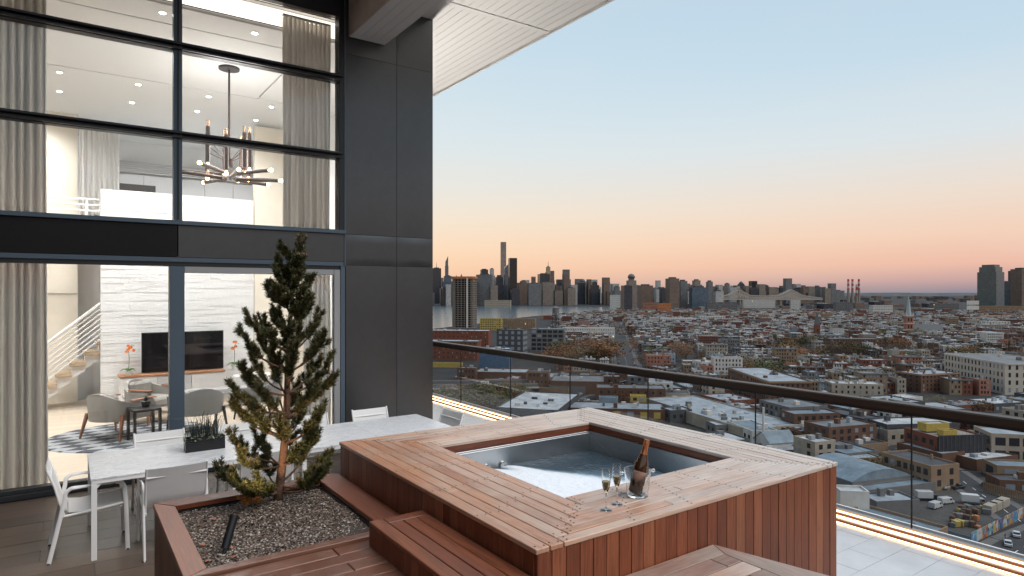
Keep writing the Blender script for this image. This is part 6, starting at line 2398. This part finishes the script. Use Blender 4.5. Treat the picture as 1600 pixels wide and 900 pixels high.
# random workshops of the near district
rw_ = random.Random(99)
nw = 0
tries = 0
while nw < 95 and tries < 4000:
    tries += 1
    d = rw_.uniform(215, 520)
    px = rw_.uniform(700 if d > 330 else 1000, 1640)
    C = at_d(px, d)
    th = 98.4 if px < 1020 else rw_.choice((72, 72, 76, 82))
    w, dp = rw_.uniform(9, 30), rw_.uniform(9, 26)
    P = rect(C, head(th), head(th - 90), w, dp)
    c = sum(P, Vector()) / 4
    qx, qy, qd = pix(Vector((c.x, c.y, GZ)))
    inlot = 1320 < qx < 1660 and qy > 738
    if inlot or (qx < 835 and qd < 418) or not free([p.copy() for p in P]):
        continue
    h = rw_.choice((4.5, 5.5, 6, 7, 8.5, 11))
    st_ = 0 if h < 6 else 1 if h < 8 else 2 if h < 10 else 3
    cw, cr_n = rw_.choice(['brown brick', 'brown brick', 'red brick', 'tan brick', 'grey', 'cream', 'dark grey', 'white']), rw_.choice(['silver', 'silver', 'pale', 'grey roof', 'tar', 'metal blue'])
    rn = {'silver': 'silver', 'pale': 'white', 'tar': 'black', 'grey roof': 'grey', 'metal blue': 'blue metal'}[cr_n]
    where = near_lm(Vector((c.x, c.y, GZ)))
    dep = 0
    whe_ = 'left of the avenue' if qx < 990 else 'right of the tub corner' if qx < 1180 else 'near the gabled house' if qx < 1330 else 'behind the vehicle lot' if qx < 1480 else 'at the right edge'
    size = 'large' if w * dp > 400 else 'small' if w * dp < 180 else 'medium'
    un = rw_.choice((1, 2, 3, 4))
    label = f"{size} {cw} workshop, {rn} roof, {['windowless', 'one-storey', 'two-storey', 'three-storey'][st_]}, {where}"
    if len(label.split()) > 16:
        label = label.replace('workshop, ', '').replace('just ', '').replace('well ', '')
    bldg('workshop', label, 'workshop', C, th, w, dp, h, cw, cr_n, st_, max(2, int(w / 4)), max(2, int(dp / 4)), units=un, seed=nw, group='workshops in the yards', ww=1.8, wh=1.9, chim=rw_.choice((0, 0, 1)))
    nw += 1
print('WORKSHOPS', nw, tries)
# ================================================================ street trees
def leafmat(name, cols):
    m = bpy.data.materials.new(name)
    m.use_nodes = True
    n, l = m.node_tree.nodes, m.node_tree.links
    ge = n.new('ShaderNodeNewGeometry')
    r = ramp(n, [(i / (len(cols) - 1), (*c, 1)) for i, c in enumerate(cols)], 'LINEAR')
    l.new(ge.outputs['Random Per Island'], r.inputs[0])
    l.new(r.outputs[0], n['Principled BSDF'].inputs['Base Color'])
    n['Principled BSDF'].inputs['Roughness'].default_value = .8
    return m


M['rustleaf'] = leafmat('rust_autumn_leaf', [(.09, .035, .015), (.16, .06, .02), (.22, .10, .03), (.10, .05, .025)])
M['oliveleaf'] = leafmat('olive_autumn_leaf', [(.05, .055, .02), (.09, .085, .025), (.14, .10, .03), (.06, .05, .02)])
M['brownleaf'] = leafmat('brown_bare_twig', [(.06, .042, .03), (.09, .065, .045), (.12, .08, .05)])
M['greenleaf'] = leafmat('dull_green_leaf', [(.03, .045, .018), (.05, .07, .022), (.09, .10, .03)])
M['twig'] = mat('grey_brown_bark', (.08, .06, .048), .9)
rt = random.Random(31)


def crown_mesh(seed, m, n_, bare=False):
    r_ = random.Random(seed)
    q = MB()
    cl = [(Vector((r_.gauss(0, .42), r_.gauss(0, .42), .62 + r_.uniform(-.16, .26))), r_.uniform(.16, .30)) for _ in range(11)]
    for i in range(n_):
        c, s_ = r_.choice(cl)
        p = c + Vector((r_.gauss(0, 1), r_.gauss(0, 1), r_.gauss(0, .8))) * s_ * .62
        u = Vector((r_.gauss(0, 1), r_.gauss(0, 1), r_.gauss(0, .6))).normalized()
        v = u.orthogonal().normalized()
        a = r_.uniform(.03, .07) if not bare else r_.uniform(.02, .05)
        k = .6 if not bare else .22
        q.add([p - u * a, p + v * a * k, p + u * a, p - v * a * k], [(0, 1, 2, 3)])
    return q


def make_tree(m, seed, label, n_=420, bare=False):
    t = thing('street_tree', label, 'tree', (0, 0, GZ), 0, 'x')
    crown_mesh(seed, m, n_, bare).build('crown', M[m], t)
    q = MB()
    q.tube([(0, 0, 0), (.01, .01, .3), (0, 0, .52)], .028, 6, r2=.018)
    r_ = random.Random(seed)
    for k in range(6):
        a = k * 1.05 + r_.random()
        q.tube([(0, 0, .34 + .03 * k), (math.cos(a) * .2, math.sin(a) * .2, .55 + .03 * k), (math.cos(a) * .36, math.sin(a) * .36, .72 + .03 * k)], .012, 4, r2=.004)
    q.build('trunk', M['twig'], t)
    KIDS[t.name] = list(t.children)
    return t


PROT = [(make_tree('rustleaf', 1, 'x'), 'rust red'), (make_tree('rustleaf', 2, 'x'), 'rust red'), (make_tree('oliveleaf', 3, 'x'), 'olive yellow'), (make_tree('brownleaf', 4, 'x', 520, True), 'bare brown'),
        (make_tree('brownleaf', 5, 'x', 520, True), 'bare brown'), (make_tree('greenleaf', 6, 'x'), 'dull green')]
used = [0] * len(PROT)


def place_tree(p, s_, k, where, bnd=None):
    t, c = PROT[k]
    o = t if not used[k] else dup(t)
    used[k] = 1
    o.location = (p.x, p.y, GZ)
    o.scale = (s_ * rt.uniform(.9, 1.2), s_ * rt.uniform(.9, 1.2), s_)
    o.rotation_euler = (0, 0, rt.uniform(0, 6.28))
    size = 'tall' if s_ > 12 else 'small' if s_ < 8 else 'medium'
    if bnd:
        qx, qy, qd = pix(Vector((p.x, p.y, GZ)))
        u, v = (qx - bnd[0]) / (bnd[1] - bnd[0]), (qd - bnd[2]) / (bnd[3] - bnd[2])
        where += ', ' + ('front', 'middle', 'back')[min(2, max(0, int(v * 3)))] + ' row, ' + ('left end', 'left half', 'centre', 'right half', 'right end')[min(4, max(0, int(u * 5)))]
    w2 = near_lm(Vector((p.x, p.y, GZ)))
    o['label'] = f"{size} {c} tree {where}" if bnd else f"{size} {c} tree {where}, {w2}" if len(where.split()) + len(w2.split()) < 13 else f"{size} {c} tree {w2}"
    o['group'] = 'autumn trees in the city'


def scatter(n_, fx, fd, size, kinds, where, split=False):
    k = 0
    tr = 0
    while k < n_ and tr < n_ * 30:
        tr += 1
        p = at_d(rt.uniform(*fx), rt.uniform(*fd))
        s_ = rt.uniform(*size)
        pts = [p + Vector((x * s_ * .18, y * s_ * .18, 0)) for x, y in ((-1, -1), (1, -1), (1, 1), (-1, 1))]
        pts = [Vector((v.x, v.y, 0)) for v in pts]
        if not free(pts, True):
            continue
        if any(seg_d(Vector((p.x, p.y, 0)), a, b) < w - 2.5 for a, b, w in ROADS):
            continue
        place_tree(p, s_, rt.choice(kinds), where, (*fx, *fd) if split else None)
        k += 1


scatter(46, (868, 965), (600, 760), (12, 18), (0, 1, 3, 2, 4), 'in the wooded park', True)
scatter(52, (690, 822), (345, 414), (9, 14), (0, 2, 3, 4, 5, 2), 'on the road bank', True)
scatter(10, (780, 862), (262, 330), (7, 10), (0, 3, 2), 'by the white roofed warehouse')
for s_ in (-1, 1):
    for i in range(15):
        p = a0 + head(AV) * (20 + i * 36) + head(AV + 90) * s_ * 12.5
        place_tree(p, rt.uniform(6, 9), rt.choice((0, 3, 4, 3)), 'lining the avenue')
for ga in GROVES:
    scatter(ga[4], ga[:2], ga[2:4], (11, 16), ga[5], ga[6], True)
for p in YARD[:170]:
    place_tree(p, rt.uniform(9, 15), rt.choice((0, 0, 1, 1, 2, 3, 3, 4, 5)), 'along the terraces')
scatter(16, (1180, 1600), (230, 400), (5, 9), (3, 4, 2), 'in the industrial yards')
# the far trees, read as one mass
q = MB()
for i in range(900):
    px, d = rt.uniform(900, 1620), 900 * (2.6 ** rt.random())
    p = at_d(px, d)
    if pix(p)[1] < river_px(px) + 2:
        continue
    s_ = rt.uniform(4, 8)
    for k in range(16):
        c = p + Vector((rt.gauss(0, .4) * s_, rt.gauss(0, .4) * s_, rt.uniform(.4, 1.4) * s_))
        u = Vector((rt.gauss(0, 1), rt.gauss(0, 1), rt.gauss(0, .6))).normalized()
        v = u.orthogonal().normalized()
        a = s_ * rt.uniform(.2, .42)
        q.add([c - u * a, c + v * a, c + u * a, c - v * a], [(0, 1, 2, 3)])
tag(q.build('distant_trees', M['brownleaf']), kind='stuff')

# ================================================================ vehicles
CARC = {'white': (.4, .4, .4), 'black': (.014, .014, .016), 'silver': (.26, .265, .27), 'red': (.30, .03, .025), 'blue': (.05, .08, .16), 'grey': (.16, .165, .17)}
for k, c in CARC.items():
    M['car_' + k] = mat('car_paint_' + k, c, .3, coat=.5)
M['tyre'] = mat('tyre_rubber', (.02, .02, .02), .8)
M['cglass2'] = mat('car_window', (.02, .025, .03), .1)
M['redlamp'] = mat('tail_lamp', (.4, .02, .02), .3)


def prism_y(mb, prof, y0, y1):
    n_ = len(prof)
    mb.add([(x, y0, z) for x, z in prof] + [(x, y1, z) for x, z in prof], [tuple(range(n_ - 1, -1, -1))[::-1], tuple(range(2 * n_ - 1, n_ - 1, -1))] + [(i, n_ + i, n_ + (i + 1) % n_, (i + 1) % n_) for i in range(n_)])


BODY = {'car': [(-2.2, .3), (2.2, .3), (2.25, .62), (2.1, .78), (1.05, .92), (-1.7, .95), (-2.2, .85)], 'van': [(-2.6, .35), (2.6, .35), (2.65, .9), (1.95, 1.15), (1.5, 2.1), (-2.6, 2.15)], 'pickup': [(-2.7, .4), (2.7, .4), (2.7, 1.0), (1.3, 1.1), (-2.7, 1.05)],
        'box_truck': [(-3.4, .5), (3.4, .5), (3.4, 1.3), (2.9, 2.2), (1.7, 2.3), (-3.4, .9)]}


def vehicle(kind, col, label, p, hd, group):
    nm = {'car': 'parked_car', 'van': 'parked_van', 'pickup': 'pickup_truck', 'box_truck': 'box_truck'}[kind]
    v = head(hd)
    t = thing(nm, label, {'car': 'car', 'van': 'van', 'pickup': 'pickup', 'box_truck': 'truck'}[kind], (p.x, p.y, GZ + .1), math.atan2(v.y, v.x), group)
    w = .9 if kind == 'car' else 1.0
    q = MB()
    prism_y(q, BODY[kind], -w, w)
    q.build('body', M['car_' + col], t, bevel=.06)
    q = MB()
    if kind == 'car':
        prism_y(q, [(-1.75, .96), (1.0, .93), (.35, 1.40), (-1.2, 1.42)], -.74, .74)
        q.build('window', M['cglass2'], t)
        q = MB()
        prism_y(q, [(-1.22, 1.425), (.36, 1.405), (.30, 1.45), (-1.15, 1.47)], -.70, .70)
        q.build('roof', M['car_' + col], t)
    elif kind == 'pickup':
        prism_y(q, [(-.5, 1.08), (1.2, 1.11), (.7, 1.72), (-.4, 1.74)], -.82, .82)
        q.build('window', M['cglass2'], t)
        MB().box(-.42, .72, -.8, .8, 1.745, 1.80).build('roof', M['car_' + col], t)
        MB().box(-2.6, -.6, -.8, .8, 1.052, 1.06).build('bed', M['tyre'], t)
    elif kind == 'van':
        prism_y(q, [(1.52, 2.0), (1.97, 1.2), (2.0, 1.2), (1.6, 2.0)], -.85, .85)
        q.box(.6, 1.5, -1.005, 1.005, 1.25, 1.85)
        q.build('window', M['cglass2'], t)
    else:
        MB().box(-3.4, 1.6, -1.15, 1.15, .95, 3.2).build('cargo_box', M['car_white'], t, bevel=.04)
        q.box(2.3, 3.0, -1.005, 1.005, 1.35, 2.0)
        q.build('window', M['cglass2'], t)
    L_ = {'car': 1.35, 'van': 1.65, 'pickup': 1.75, 'box_truck': 2.3}[kind]
    for sx_ in (-1, 1):
        for sy in (-1, 1):
            MB().lathe([(0, -.12), (.34, -.12), (.34, .12), (0, .12)], (sx_ * L_, sy * (w - .1), .34), 12, M=Matrix.Rotation(PI / 2, 3, 'X')).build('wheel', M['tyre'], t)
    for sy in (-1, 1):
        x = {'car': -2.2, 'van': -2.61, 'pickup': -2.71, 'box_truck': -3.41}[kind]
        MB().box(x - .02, x + .02, sy * .6 - .15, sy * .6 + .15, .65, .8).build('tail_lamp', M['redlamp'], t)
    return t


G1 = 'vehicles in the lot and on the street below'
vehicle('car', 'white', 'white estate car parked at the street kerb, nearer of two', gp(1575, 852), 35, G1)
vehicle('car', 'white', 'white estate car parked at the street kerb, farther of two', gp(1588, 838), 35, G1)
vehicle('van', 'white', 'white van with dark windows parked in the lot', gp(1462, 794), 60, G1)
vehicle('van', 'white', 'second white van in front of the lot machinery', gp(1478, 787), 75, G1)
vehicle('box_truck', 'black', 'black truck parked before the grey hut in the lot', gp(1448, 782), 95, G1)
vehicle('box_truck', 'grey', 'grey box truck parked deep in the vehicle lot', gp(1520, 788), 110, G1)
vehicle('pickup', 'black', 'black pickup standing beside the tan depot', gp(1497, 764), 70, G1)
vehicle('pickup', 'silver', 'silver pickup by the wall of the tan depot', gp(1478, 764), 60, G1)
vehicle('car', 'black', 'black car parked in front of the mural wall fence', gp(1545, 760), 130, G1)
vehicle('car', 'silver', 'silver car on the street behind the lot fence', gp(1570, 764), 130, G1)
vehicle('car', 'grey', 'grey car by the low graffiti store', gp(1584, 768), 130, G1)
rv = random.Random(5)
i = 0
for s_ in (-1, 1):
    for k in range(20):
        if rv.random() < .75:
            p = a0 + head(AV) * (8 + k * 15) + head(AV + 90) * s_ * 7.6
            c = rv.choice(list(CARC))
            vehicle('car', c, f"{c} car parked along the {'left' if s_ < 0 else 'right'} kerb of the avenue, {'near end' if k < 7 else 'middle' if k < 14 else 'far end'}", p, AV, 'cars parked along the avenue')
for k in range(14):
    p = gp(905, 618).lerp(gp(820, 655), k / 14) + head(20) * 3.2
    if k % 3 != 1:
        c = rv.choice(list(CARC))
        vehicle('car', c, f"{c} car parked in the side street by the white roofed warehouse", p, 215, 'cars in the side street')

# machinery, crates and pallets in the lot
for k in range(26):
    p = gp(rv.uniform(1478, 1545), rv.uniform(795, 826))
    c, nmw = rv.choice((('yellow', 'yellow'), ('orange', 'orange'), ('grey', 'grey'), ('rust', 'brown')))
    s1, s2, s3 = rv.uniform(1, 2.6), rv.uniform(1, 2), rv.uniform(.8, 2)
    t = thing('equipment_crate', f'{"big" if s1 > 1.8 else "small"} {"tall" if s3 > 1.4 else "low"} {nmw} machine crate {"at the left" if pix(p)[0] < 1505 else "at the right"} of the lot clutter', 'crate', (p.x, p.y, GZ + .06), rv.uniform(0, 3), 'machine crates in the lot')
    MB().box(-s1 / 2, s1 / 2, -s2 / 2, s2 / 2, .15, s3).build('body', M[c], t, bevel=.08)
    MB().box(-s1 / 2, s1 / 2, -s2 / 2, s2 / 2, 0, .14).build('pallet', M['rust'], t)
for k in range(3):
    p = gp(1548 + 9 * k, 800 - 4 * k)
    t = thing('shipping_container', ['pale container against the mural fence, left one', 'pale container against the mural fence, middle one', 'pale container against the mural fence, right one'][k], 'container', (p.x, p.y, GZ + .06), R(-35 + 35), 'containers by the mural fence')
    MB().box(-3, 3, -1.2, 1.2, .1, 2.6).build('body', M['cream'], t, bevel=.05)
    MB().box(2.98, 3.04, -1.1, 1.1, .2, 2.5).build('door', M['grey'], t)

# mural fence round the lot
MUR = [(.05, .14, .28), (.30, .34, .36), (.34, .13, .03), (.07, .22, .27), (.34, .32, .29), (.22, .05, .04), (.03, .05, .11), (.30, .22, .05)]
mm_ = []
for i, c in enumerate(MUR):
    m = bpy.data.materials.new('mural_paint')
    m.use_nodes = True
    n, l = m.node_tree.nodes, m.node_tree.links
    t_ = n.new('ShaderNodeTexCoord')
    vo = n.new('ShaderNodeTexVoronoi')
    vo.inputs['Scale'].default_value = .9
    l.new(t_.outputs['Object'], vo.inputs['Vector'])
    sp = n.new('ShaderNodeSeparateColor')
    l.new(vo.outputs['Color'], sp.inputs[0])
    r = ramp(n, [(0, (*c, 1)), (.4, (*MUR[(i + 3) % 8], 1)), (.7, (*MUR[(i + 1) % 8], 1)), (1, (.34, .34, .33, 1))], 'CONSTANT')
    l.new(sp.outputs[0], r.inputs[0])
    l.new(r.outputs[0], n['Principled BSDF'].inputs['Base Color'])
    mm_.append(m)
fa, fb2 = gp(1517, 851), gp(1625, 795)
t = thing('mural_fence', 'long street fence covered in blue and orange graffiti mural', 'fence', fa)
dv = fb2 - fa
n_ = 14
ang = math.atan2(dv.y, dv.x)
for i in range(n_):
    p = dv * ((i + .5) / n_)
    MB().obox((p.x, p.y, 1.6), dv.length / n_ - .06, .12, 3.2, ang).build('panel', mm_[i % 8], t)
fa2 = gp(1432, 826)
dv = fa - fa2
t = thing('timber_fence', 'plain blue grey timber fence along the near side of the lot', 'fence', fa2)
for i in range(10):
    p = dv * ((i + .5) / 10)
    MB().obox((p.x, p.y, 1.1), dv.length / 10 - .05, .12, 2.2, math.atan2(dv.y, dv.x)).build('panel', M['metal blue'], t)
fa3, fb3 = gp(1535, 768), gp(1612, 790)
dv = fb3 - fa3
t = thing('picket_fence', 'tall pale picket fence behind the lot', 'fence', fa3)
for i in range(22):
    p = dv * ((i + .5) / 22)
    MB().obox((p.x, p.y, 1.8), .5, .1, 3.6, math.atan2(dv.y, dv.x)).build('picket', M['tan brick'], t)
for z in (.8, 3.0):
    p = dv * .5
    MB().obox((p.x, p.y, z), dv.length, .08, .2, math.atan2(dv.y, dv.x)).build('rail', M['rust'], t)

# a person on the pavement by the mural
p = gp(1570.5, 843)
me = bpy.data.meshes.new('person')
V = [(0, 0, .95), (0, 0, 1.2), (0, 0, 1.42), (0, 0, 1.52), (0, .02, 1.66), (.09, 0, .90), (.11, .10, .48), (.11, .02, .06), (.11, .16, .03), (-.09, 0, .90), (-.11, -.08, .48), (-.11, -.22, .08), (-.11, -.10, .03), (.2, 0, 1.38), (.25, -.04, 1.1), (.24, .06, .86), (-.2, 0, 1.38), (-.25, .06, 1.1), (-.24, .14, .86)]
E = [(0, 1), (1, 2), (2, 3), (3, 4), (0, 5), (5, 6), (6, 7), (7, 8), (0, 9), (9, 10), (10, 11), (11, 12), (2, 13), (13, 14), (14, 15), (2, 16), (16, 17), (17, 18)]
RD = [.14, .13, .14, .06, .105, .09, .07, .05, .04, .09, .07, .05, .04, .06, .05, .045, .06, .05, .045]
me.from_pydata(V, E, [])
o = bpy.data.objects.new('person', me)
COL.objects.link(o)
o.location = (p.x, p.y, GZ + .17)
md = o.modifiers.new('skin', 'SKIN')
for v, r_ in zip(me.skin_vertices[0].data, RD):
    v.radius = (r_, r_)
me.skin_vertices[0].data[0].use_root = True
o.modifiers.new('sub', 'SUBSURF').levels = 1
M['coat'] = mat('dark_clothes', (.02, .02, .025), .8)
me.materials.append(M['coat'])
tag(o, 'person in dark clothes walking along the pavement beside the graffiti mural', 'person')
